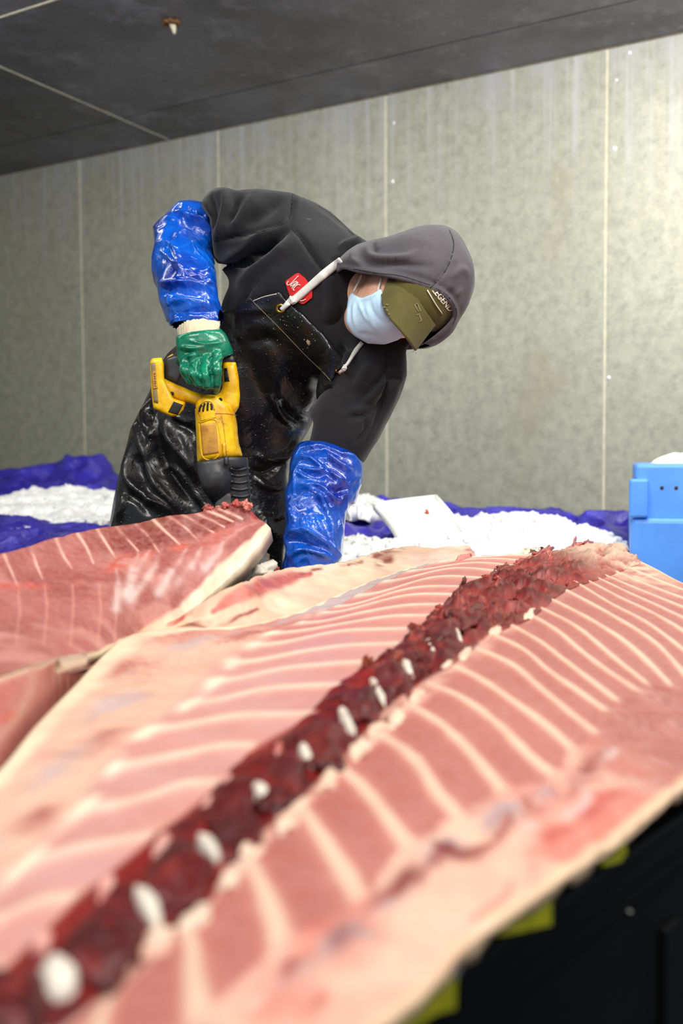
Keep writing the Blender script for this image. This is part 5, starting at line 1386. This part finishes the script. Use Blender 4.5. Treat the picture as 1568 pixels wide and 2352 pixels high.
# ------------------------------------------------------------------ head: mask, cap, hood
HFR = np.array([EAR, UP, FACE])
MASK = [(806, 664), (812, 676), (830, 686), (852, 676), (874, 663), (881, 674), (879, 700), (889, 726), (912, 745), (930, 765), (915, 780), (882, 792), (845, 790), (812, 770), (793, 740), (795, 715), (799, 690)]
def mask_fn(p):
    d = head_sdf(p, 0.012)
    bul = cap(p, HC + FACE * 0.07 - UP * 0.005, HC + FACE * 0.075 - UP * 0.055, 0.050, 0.044)
    d = smin(d, bul, 0.04)
    return smax(d, prism(p, MASK), 0.004)
MST = [([(815, 690), (812, 720), (818, 760)], 5, 0.0035), ([(822, 690), (835, 720), (850, 745)], 4, 0.004), ([(850, 690), (855, 715), (880, 745)], 4, -0.003), ([(838, 692), (848, 725), (870, 770)], 5, 0.003), ([(806, 700), (804, 740)], 4, -0.002), ([(870, 680), (872, 710), (890, 740)], 4, 0.003), ([(820, 765), (850, 770), (880, 780)], 5, -0.003), ([(828, 690), (850, 682), (874, 668)], 3, 0.003)]
lo, hi = bounds([HC], 0.16); lo[1] = HC[1] - 0.17; hi[1] = HC[1] + 0.02
V, Q = sdf_mesh(mask_fn, lo, hi, 0.004, lambda V, N: strokes(V, N, MST) + 0.001 * fbm(V, 30, 5, 2))
obj('face_mask', V, Q, MASKM, man, keep='mask')
# the face at fine detail for the cheek that shows
def face_fn(p):
    d = body_fn(p) - 0.001
    return d
V, Q = sdf_mesh(lambda p: head_sdf(p, 0.0), lo, hi, 0.006)
BV['head'] = BVHTree.FromPolygons([tuple(x) for x in V], [tuple(int(i) for i in x) for x in Q])
on_line('ear_loop', ['head'], [(831, 631), (822, 650), (812, 670)], 0.0022, WHITE, man, 12, 0.004)
on_line('ear_loop', ['head'], [(876, 638), (872, 652), (868, 668)], 0.0022, WHITE, man, 12, 0.004)

CAPC = HC + UP * 0.05 - FACE * 0.012
CAPO = [(905, 632), (945, 640), (990, 655), (1022, 676), (1040, 700), (1048, 725), (1032, 752), (1000, 765), (965, 760), (930, 720), (905, 680)]
def cap_fn(p):
    d = ell(p, CAPC, (0.090, 0.090, 0.106), HFR)
    cut = -((p - (HC + UP * 0.040).astype(np.float32)) @ UP.astype(np.float32))
    return smax(smax(d, cut, 0.006), prism(p, CAPO), 0.004)
lo, hi = bounds([CAPC], 0.13)
V, Q = sdf_mesh(cap_fn, lo, hi, 0.006, lambda V, N: 0.002 * fbm(V, 20, 6, 3))
capo = obj('cap', V, Q, CAPM, man, keep='cap')
BRIM = [[(892, 636, 2.00), (912, 640, 1.985), (935, 650, 1.975), (958, 684, 1.965), (980, 718, 1.972), (1000, 747, 1.995)],
        [(884, 655, 1.985), (900, 668, 1.965), (918, 690, 1.950), (938, 722, 1.946), (958, 752, 1.958), (978, 776, 1.985)],
        [(878, 674, 1.975), (880, 700, 1.950), (896, 730, 1.932), (916, 752, 1.928), (938, 780, 1.940), (955, 806, 1.975)]]
G, R = patch(BRIM, 24, 60)
s = np.linspace(0, 1, 24)[:, None]
G = G + RM[:, 2] * (0.0007 * np.cos(s * 2 * math.pi * 11))[..., None]
v, f = slab(G, 0.004)
brim = obj('brim', v, f, CAPM, capo, keep='brim')
rng = np.random.default_rng(3)
for px, py in ((862 + 22, 706), (888, 712), (893, 722), (951, 806), (955, 810), (886, 700)):   # frayed edge
    c = hit('brim', px, py, 0.002, 1.95)
    MB().tube([c, c + np.array([rng.uniform(-1, 1), rng.uniform(-.5, .5), rng.uniform(-1, 0.3)]) * 0.006], [0.0016, 0.0006], 5).build('frayed_thread', STITCH, capo, True)
for q in ([(952, 700), (958, 697), (966, 714), (960, 716), (952, 700)], [(957, 724), (962, 721), (968, 736), (963, 739)]):
    w = [hit('brim', x, y, 0.0012, 1.96) for x, y in q]
    MB().tube(w, 0.0009, 5).build('stitching', STITCH, capo, True)

HOODP = [(772, 606), (786, 586), (816, 565), (832, 559), (859, 551), (899, 543), (932, 530), (965, 520), (998, 516), (1030, 522), (1056, 543), (1078, 586), (1088, 619), (1088, 659), (1076, 696), (1056, 729), (1038, 762), (1015, 782), (988, 795), (961, 800), (898, 803), (850, 800), (810, 780), (785, 740), (776, 690), (774, 650)]
OPEN = [(790, 618), (812, 623), (832, 628), (875, 636), (912, 643), (952, 653), (985, 666), (1015, 680), (1032, 702), (1040, 724), (1022, 750), (994, 774), (955, 796), (900, 812), (845, 812), (800, 796), (774, 760), (765, 700), (768, 650), (778, 626)]
HDC = P(945, 660, 2.12)
def hood_fn(p):
    d = ell(p, HDC, (0.165, 0.150, 0.160), np.array([RM[:, 0], RM[:, 1], RM[:, 2]]))
    d = smin(d, cap(p, P(850, 640, 2.18), P(800, 640, 2.24), 0.105, 0.10), 0.05)
    d = smin(d, cap(p, P(1010, 640, 2.13), P(960, 700, 2.12), 0.12, 0.12), 0.05)
    d = smax(d, prism(p, HOODP, 3), 0.016)
    inner = smin(ell(p, HDC, (0.140, 0.125, 0.150), np.array([RM[:, 0], RM[:, 1], RM[:, 2]])), cap(p, P(1005, 650, 2.12), P(960, 700, 2.12), 0.092, 0.10), 0.03)
    front = (HDC - p) @ RM[:, 2].astype(np.float32)
    opn = np.maximum(prism(p, OPEN, 3), front - 0.05)
    cavity = np.minimum(np.maximum(np.maximum(inner, front - 0.13), d + 0.010), opn)
    return smax(d, -cavity, 0.008)
HDS = [([(790, 614), (832, 622), (912, 637), (985, 659), (1020, 676), (1046, 715), (1030, 756)], 5, 0.006), ([(800, 602), (840, 608), (915, 622), (990, 645), (1030, 668), (1058, 710), (1045, 750)], 3, -0.004),
       ([(985, 662), (1008, 640), (1030, 608), (1042, 560), (1028, 522)], 3, -0.005), ([(992, 664), (1016, 642), (1037, 610), (1049, 562)], 3, 0.003),
       ([(850, 560), (846, 580), (870, 592), (930, 590), (960, 575)], 7, 0.009), ([(832, 566), (830, 590), (848, 604), (900, 606), (1000, 612)], 7, -0.010), ([(815, 570), (812, 596), (830, 610)], 6, 0.008), ([(862, 556), (856, 570), (870, 578)], 5, -0.008), ([(776, 612), (800, 604), (830, 614)], 5, -0.006), ([(1030, 640), (1060, 620), (1075, 640)], 8, 0.006), ([(1040, 690), (1062, 660)], 6, 0.005), ([(1030, 660), (1050, 690)], 6, -0.006), ([(900, 560), (950, 550), (1000, 556)], 16, 0.004)]
lo = np.array([P(765, 650, 2.3)[0] - .01, 1.93, P(900, 812, 2.2)[2]]); hi = np.array([P(1095, 650, 2.2)[0], 2.34, P(900, 508, 2.2)[2]])
V, Q = sdf_mesh(hood_fn, lo, hi, 0.0048, lambda V, N: strokes(V, N, HDS) + 0.0025 * fbm(V, 12, 41, 3))
obj('hood', V, Q, HOODM, man, keep='hood')

for q in ([(985, 664), (1008, 641), (1030, 608), (1042, 562), (1030, 524)], [(812, 618), (870, 628), (920, 634), (988, 655)], [(1000, 662), (1030, 682), (1048, 716), (1040, 745)]):
    on_line('seam', ['hood'], q, 0.0009, SEAMD, man, 40, 0.0)
for q in ([(672, 446), (670, 480), (660, 510)], [(492, 553), (540, 545), (600, 531), (655, 512)], [(670, 524), (700, 560), (724, 595), (762, 645)], [(596, 640), (565, 684)], [(888, 815), (890, 850), (892, 872), (872, 950), (842, 1010)], [(730, 472), (770, 500), (812, 540)]):
    on_line('seam', ['hoodie'], q, 0.0010, SEAMD, man, 40, 0.0003)

# ------------------------------------------------------------------ badge, ribbons, eyelets, lettering
def decal(name, keys, poly, m, parent, lift, th, n=1, sm=0):
    q = loop(poly, sm) if sm else np.array(poly, float)
    w = np.array([hit(keys, x, y, lift) for x, y in q]); c = w.mean(0)
    k = len(w); back = w - RM[:, 2] * th
    v = np.concatenate([w, back, [c]]); f = [(k * 2, (i + 1) % k, i) for i in range(k)] + [(i, (i + 1) % k, k + (i + 1) % k, k + i) for i in range(k)]
    return obj(name, v, f, m, parent, smooth=False)
badge = decal('badge', ['hoodie'], [(655, 650), (656, 645), (680, 628), (686, 627), (701, 639), (716, 660), (717, 678), (716, 684), (698, 698), (692, 698), (672, 685), (664, 676)], REDP, man, 0.004, 0.006)
bz = lambda pts: [(630 + x / 15.68, 610 + y / 15.68) for x, y in pts]
for q in (bz([(505, 560), (450, 640), (470, 700), (540, 690), (640, 600), (740, 500), (860, 370)]),
          bz([(850, 630), (780, 570), (700, 610), (580, 700), (600, 750), (680, 700), (790, 620), (850, 640), (740, 700), (640, 790), (640, 840)]),
          bz([(930, 710), (860, 690), (760, 740), (680, 840), (690, 890), (720, 880)]),
          bz([(820, 1080), (830, 1180), (900, 1250), (980, 1270), (1060, 1250), (1130, 1210)]),
          bz([(1150, 930), (1180, 1010)])):
    on_line('lettering', ['hoodie'], q, 0.0011, LET, badge, 26, 0.0052)

def ribbon(name, keys, pts, widths, m, lift, th=0.0025, ends=None):
    q = arc(pts, 26); ww = np.interp(np.linspace(0, 1, 26), np.linspace(0, 1, len(widths)), widths)
    t = np.gradient(q, axis=0); t /= np.linalg.norm(t, axis=1)[:, None]; nn = np.stack([-t[:, 1], t[:, 0]], 1)
    h0 = np.array([proj(hit(keys, x, y, lift))[2] for x, y in q])
    # a taut ribbon: never behind the straight line between its ends
    if ends is not None: h0 = np.minimum(h0, np.linspace(ends[0], ends[1], 26))
    G = np.stack([P(q[:, 0] + nn[:, 0] * ww * s, q[:, 1] + nn[:, 1] * ww * s, h0 - 0.003 * (1 - s * s)) for s in (-1, -0.5, 0, 0.5, 1)])
    v, f = slab(G, th); return obj(name, v, f, m, man)
ribbon('neck_ribbon', ['hoodie', 'apron', 'hood'], [(782, 599), (740, 633), (700, 668), (674, 690)], [9, 10, 9, 9], WHITE, 0.008)
ribbon('neck_ribbon', ['hoodie', 'apron'], [(678, 686), (668, 690), (655, 703), (645, 712)], [8, 7, 6, 5], WHITE, 0.008)
ribbon('neck_ribbon', ['hoodie', 'apron', 'mask'], [(832, 786), (815, 808), (798, 835), (790, 842)], [5, 5.5, 4, 3.5], WHITE, 0.008)
ribbon('neck_ribbon', ['hoodie', 'apron'], [(792, 838), (790, 848), (783, 853), (777, 857)], [3.5, 4.5, 4, 3], WHITE, 0.008)
for c, r, sd in (((672, 689), 0.0085, 4), ((790, 846), 0.0055, 6)):
    c3 = hit(['hoodie', 'apron'], c[0], c[1], 0.012)
    obj('knot', IV * (1 + 0.3 * fbm(IV, 2, sd, 2))[:, None] * r + c3, IF, WHITE, man)
def eyelet(px, py, rpx):
    a = np.linspace(0, 2 * math.pi, 25)[:-1]
    w = np.array([hit(['apron', 'hoodie'], px + rpx * math.cos(t), py + rpx * math.sin(t), 0.003) for t in a]); c = w.mean(0)
    n = np.linalg.svd(w - c)[2][2]; n = n if n @ (CO - c) > 0 else -n
    w = w - np.outer((w - c) @ n, n)
    vs, nb = [], 8; r = 0.0036
    for p in w:
        o = (p - c) / np.linalg.norm(p - c)
        vs += [p + r * (math.cos(2 * math.pi * j / nb) * o + 0.7 * math.sin(2 * math.pi * j / nb) * n) for j in range(nb)]
    fs = [(k * nb + j, k * nb + (j + 1) % nb, ((k + 1) % 24) * nb + (j + 1) % nb, ((k + 1) % 24) * nb + j) for k in range(24) for j in range(nb)]
    e = obj('eyelet', vs, fs, BRASS, man)
    return e
eyelet(644, 709, 8.2); eyelet(775, 855, 6.0)

DROP = plain('water_bead', srgb(120, 122, 124), 0.05, var=0.05, spec=0.9)
rng = np.random.default_rng(21)
for k in range(34):
    x, y = rng.normal(690, 45), rng.normal(745, 36)
    if poly2(np.array([x]), np.array([y]), APRON_POLY)[0] > -6: continue
    r = rng.uniform(0.0006, 0.0017)
    obj('water_drop', IV3 * np.array([r, r * 0.6, r * rng.uniform(1, 1.6)]) + hit('apron', x, y, 0.0006), IF3, DROP, man)
obj('fleck', IV * (1 + 0.5 * fbm(IV, 2, 8, 2))[:, None] * np.array([0.004, 0.002, 0.007]) + hit('apron', 709, 785, 0.0), IF, STITCH, man)

def text_mesh(s):
    cu = bpy.data.curves.new('txt', 'FONT'); cu.body = s; cu.size = 1.0; cu.extrude = 0.0; cu.offset = 0.012; cu.resolution_u = 3
    ob = bpy.data.objects.new('txt', cu); COL.objects.link(ob)
    bpy.context.view_layer.update()
    me = ob.evaluated_get(bpy.context.evaluated_depsgraph_get()).to_mesh()
    v = np.array([x.co[:] for x in me.vertices]); f = [tuple(p.vertices) for p in me.polygons]
    ob.to_mesh_clear(); bpy.data.objects.remove(ob); bpy.data.curves.remove(cu)
    return v, f
def write(name, s, keys, org, bx, up, m, parent, lift, fallback):
    """Text laid on a surface: its baseline starts at pixel ORG; BX is the pixel step per unit along, UP per unit of height."""
    v, f = text_mesh(s)
    w = np.array([hit(keys, org[0] + x * bx[0] + y * up[0], org[1] + x * bx[1] + y * up[1], lift, fallback) for x, y, _ in v])
    return obj(name, w, f, m, parent, smooth=False)
# the letters start under the hood's rim: only the last four show
write('lettering', 'LEGEND', ['cap'], (991, 667), (11.0, 13.4), (15.5, -11.5), LET, capo, 0.0025, 2.0)
w = [hit(['cap'], x, y, 0.0025, 2.0) for x, y in cr([(981, 666), (1000, 698), (1016, 721)], 10)]
MB().tube(w, 0.0013, 5, 0.5).build('underline', LET, capo, True)

# ------------------------------------------------------------------ the reciprocating saw
def m_saw(name, a, dirt, amt, rough=0.35):
    t = NT(name)
    n = t.noise(26, 5, 0.7); n2 = t.noise(60, 6, 0.75)
    col = t.mix(t.ramp(n, [(0.40, 0.0), (0.64, amt)]), a, dirt)
    col = t.mix(t.ramp(n2, [(0.58, 0.0), (0.72, 0.7)]), col, srgb(84, 50, 14))
    t.set(Base_Color=col, Roughness=rough, Specular_IOR_Level=0.5)
    t.bump(n2, 0.12, 0.001)
    return t.m
YEL = m_saw('dirty_yellow_plastic', srgb(244, 200, 10), srgb(196, 126, 10), 0.75)
ORG = m_saw('dirty_label', srgb(206, 152, 54), srgb(150, 96, 40), 0.8, 0.5)
BLKR = plain('black_rubber_boot', srgb(46, 46, 48), 0.4, var=0.35, scale=22, bump=0.1)
GREYM = m_saw('grey_scuffed_metal', srgb(96, 94, 92), srgb(60, 60, 60), 0.6, 0.5)
VENT = plain('vent_black', srgb(14, 12, 10), 0.6)
TAN = m_saw('worn_tan_rubber', srgb(150, 130, 84), srgb(110, 96, 66), 0.7, 0.6)
saw = empty('reciprocating_saw', P(500, 980, 2.06), 'dirty yellow cordless saw with black nose boot held in the green glove', 'saw')
SD = 2.065
def plate(p, poly, dc, half, rnd):
    px, py, d = proj(p)
    a = (poly2(px, py, poly) * d / FPX).astype(np.float32) + rnd
    b = np.abs(d - dc).astype(np.float32) - half + rnd
    return np.minimum(np.maximum(a, b), 0) + np.hypot(np.maximum(a, 0), np.maximum(b, 0)) - rnd
def sawmesh(name, fn, x0, y0, x1, y1, d0, d1, h, m, keep=None, amp=0.0004, parent=None):
    lo = np.array([P(x0, y0, d1)[0] - .004, d0, P(x0, y1, d1)[2] - .004]); hi = np.array([P(x1, y0, d1)[0] + .004, d1, P(x0, y0, d1)[2] + .004])
    c = [P(x, y, d) for x in (x0, x1) for y in (y0, y1) for d in (d0, d1)]
    lo, hi = np.min(c, 0) - 0.004, np.max(c, 0) + 0.004
    V, Q = sdf_mesh(fn, lo, hi, h, lambda V, N: amp * fbm(V, 70, 2, 2))
    return obj(name, V, Q, m, parent or saw, keep=keep)
BARREL = [(470, 910), (496, 908), (512, 920), (530, 930), (540, 950), (545, 976), (549, 1021), (562, 1050), (515, 1052), (452, 1064), (450, 1020), (448, 975), (446, 932), (452, 920)]
def barrel_fn(p):
    px, py, d = proj(p)
    e = poly2(px, py, BARREL) * d / FPX
    c = cap(p, P(494, 930, SD), P(506, 1080, SD), 0.052, 0.056)
    return smax(c, e.astype(np.float32), 0.016)
sawmesh('motor_housing', barrel_fn, 440, 900, 566, 1066, SD - .062, SD + .062, 0.0034, YEL, 'barrel')
HANDLE = [(372, 826), (374, 868), (408, 884), (440, 898), (470, 906), (496, 908), (506, 902), (512, 890), (512, 833), (540, 833), (546, 870), (549, 907), (547, 934), (536, 952), (505, 950), (480, 935), (446, 930), (440, 926), (423, 923), (396, 914), (376, 905), (366, 870), (364, 828)]
def handle_fn(p):
    a = plate(p, HANDLE, SD, 0.021, 0.012)
    b = chain(p, [P(527, 835, SD), P(531, 880, SD), P(528, 930, SD)], [0.014, 0.018, 0.022], 0.01)
    return smin(a, smax(b, prism(p, HANDLE), 0.006), 0.008)
sawmesh('handle_frame', handle_fn, 358, 818, 554, 958, SD - .036, SD + .036, 0.0030, YEL, 'handle')
GRIP = [(377, 832), (380, 822), (402, 812), (440, 822), (500, 816), (518, 813), (530, 812), (539, 822), (540, 836), (512, 836), (470, 850), (420, 860), (409, 882), (381, 869)]
sawmesh('grip', lambda p: plate(p, GRIP, SD + 0.004, 0.019, 0.009), 370, 806, 546, 888, SD - .03, SD + .03, 0.0030, BLKR)
sawmesh('battery_clip', lambda p: plate(p, [(381, 822), (396, 812), (402, 816), (400, 824), (384, 830)], SD, 0.010, 0.004), 376, 808, 408, 834, SD - .016, SD + .016, 0.002, YEL)
BAT = [(344, 830), (350, 823), (372, 821), (376, 835), (377, 872), (398, 914), (427, 924), (421, 942), (408, 955), (392, 957), (366, 945), (352, 938), (348, 905), (345, 865)]
bat = sawmesh('battery', lambda p: plate(p, BAT, SD, 0.036, 0.008), 338, 816, 432, 962, SD - .044, SD + .044, 0.0030, YEL, 'bat')
def sdecal(name, keys, poly, m, parent, lift=0.0012, th=0.004, nu=10, nv=14):
    """A thin plate on a curved surface; POLY runs top edge then bottom edge, joined across."""
    k = len(poly) // 2
    a = arc(poly[:k], nu) if k > 2 else cr(poly[:k], nu); b = arc(poly[k:][::-1], nu) if k > 2 else cr(poly[k:][::-1], nu)
    G = np.array([[hit(keys, *(a[i] * (1 - t) + b[i] * t), lift) for t in np.linspace(0, 1, nv)] for i in range(nu)])
    v, f = slab(G, th, -CAMB * -1.0); return obj(name, v, f, m, parent)
CAMB = -RM[:, 2]
sdecal('end_label', ['bat'], [(346, 834), (356, 833), (363, 926), (353, 924)], TAN, bat)
sdecal('label', ['bat'], [(348.5, 854), (357, 850), (361.5, 892), (352, 894)], ORG, bat, 0.0022)
for k in range(6):   # worn lettering on the battery label, too rubbed to read
    y = 858 + k * 5.5
    w = [hit(['bat'], x, yy, 0.0028) for x, yy in ((353 + k * 0.45, y), (356 + k * 0.45, y + (1.2 if k % 2 else -0.4)), (354 + k * 0.45, y + 2.6))]
    MB().tube(w, 0.0007, 4).build('worn_lettering', GREYM, bat, True)
sdecal('contact_window', ['bat'], [(399, 922), (420, 930), (408, 953), (386, 946)], VENT, bat)
sdecal('grip_pad', ['handle', 'bat'], [(378, 833), (392, 830), (394, 868), (381, 866)], GREYM, saw, 0.0012)
sdecal('label', ['barrel'], [(459, 974), (496, 971), (502, 1040), (466, 1046)], ORG, saw)
sdecal('name_plate', ['barrel'], [(457, 952), (493, 945), (495, 959), (460, 967)], YEL, saw, 0.0022)
on_line('label_frame', ['barrel'], [(456, 971), (497, 967), (505, 1042), (466, 1050), (457, 972)], 0.0013, YEL, saw, 60, 0.0008)
VS = [[(458, 946), (460, 936), (464, 930)], [(466.5, 945), (468, 934), (471, 926)], [(476.5, 943), (477, 932), (478, 924)], [(486, 941), (486, 933), (484, 927)]]
for q in VS: on_line('vent_slot', ['barrel'], q, 0.0024, VENT, saw, 8, 0.0004, 0.6)
on_line('vent_rim', ['barrel'], [(455, 950), (457, 934), (466, 925), (478, 921), (488, 927), (492, 942)], 0.0012, ORG, saw, 24, 0.0006)
on_line('housing_seam', ['barrel', 'handle'], [(494, 950), (520, 950), (543, 954)], 0.0009, ORG, saw, 14, 0.0004)
on_line('housing_seam', ['barrel'], [(508, 955), (514, 985), (520, 1045)], 0.0009, ORG, saw, 14, 0.0004)
for x, y in ((395, 904), (449, 934), (506, 918)):
    c = hit(['barrel', 'handle', 'bat'], x, y, 0.0010); obj('screw_hole', IV * np.array([0.0042, 0.0016, 0.0042]) + c, IF, VENT, saw)
sdecal('lock_button', ['handle'], [(514, 846), (521, 845), (527, 876), (515, 877)], VENT, saw, 0.001)
sdecal('lock_button_face', ['handle'], [(515, 853), (521, 852), (523, 868), (517, 869)], BLKR, saw, 0.0035)
on_line('clip', ['barrel'], [(514, 1018), (515, 1052)], 0.0036, YEL, saw, 6, 0.002)
# black nose boot
BOOT = [(451, 1062), (515, 1049), (569, 1050), (571, 1090), (576, 1148), (580, 1190), (530, 1190), (494, 1165), (466, 1126), (456, 1092)]
def boot_fn(p):
    collar = smax(cap(p, P(508, 1040, SD), P(512, 1072, SD), 0.057, 0.057), -((p - P(512, 1080, SD).astype(np.float32)) @ RM[:, 1].astype(np.float32)) - 0.0, 0.012)
    shaft = cap(p, P(545, 1060, SD), P(558, 1195, SD), 0.028, 0.024)
    core = cap(p, P(510, 1070, SD), P(530, 1170, SD), 0.044, 0.022)
    bulge = chain(p, [P(489, 1070, SD - 0.022), P(489, 1102, SD - 0.026), P(500, 1138, SD - 0.012)], [0.041, 0.041, 0.024], 0.01)
    d = smin(smin(collar, shaft, 0.006), smin(core, bulge, 0.004), 0.004)
    return smax(d, prism(p, BOOT), 0.005)
boot_o = sawmesh('nose_boot', boot_fn, 445, 1045, 586, 1195, SD - .085, SD + .06, 0.0034, BLKR, 'boot')
for q in ([(528, 1076), (548, 1079), (571, 1074)], [(530, 1090), (550, 1093), (572, 1088)], [(530, 1106), (552, 1109), (574, 1104)], [(531, 1122), (553, 1125), (576, 1120)], [(532, 1138), (555, 1141), (577, 1136)]):
    on_line('rib', ['boot'], q, 0.0034, BLKR, boot_o, 10, 0.0)
on_line('latch', ['boot'], [(519, 1050), (520, 1068)], 0.005, BLKR, saw, 5, 0.002)
SHOE = [(505, 1135), (530, 1132), (533, 1185), (500, 1185), (492, 1160)]
sawmesh('shoe', lambda p: plate(p, SHOE, SD - 0.01, 0.026, 0.004), 488, 1128, 538, 1190, SD - .045, SD + .03, 0.003, GREYM)
b0, b1 = P(540, 1180, SD + 0.02), P(556, 1250, SD + 0.02)
MB().hexa([b0 + RM[:, 0] * -0.009, b0 + RM[:, 0] * 0.009, b0 + RM[:, 0] * 0.009 - RM[:, 2] * 0.0015, b0 - RM[:, 0] * 0.009 - RM[:, 2] * 0.0015],
          [b1 + RM[:, 0] * -0.009, b1 + RM[:, 0] * 0.009, b1 + RM[:, 0] * 0.009 - RM[:, 2] * 0.0015, b1 - RM[:, 0] * 0.009 - RM[:, 2] * 0.0015]).build('blade', plain('steel_blade', srgb(170, 170, 172), 0.3, 1.0), saw)
# raw crumbs thrown up where the blade goes in
rng = np.random.default_rng(11)
for k in range(26):
    x = rng.uniform(470, 575); y = 1168 + (1 - abs(x - 545) / 90) * -14 + rng.uniform(0, 14)
    r = rng.uniform(0.003, 0.008)
    v = IV * (1 + 0.55 * fbm(IV + k, 1.8, k, 2))[:, None] * r + P(x, y, 1.89 + rng.uniform(-0.01, 0.02))
    obj('torn_flesh', v, IF, FLESH, loin, colors=np.tile(C(*[(190, 84, 76), (160, 60, 54), (222, 150, 136)][k % 3]), (len(v), 1)))
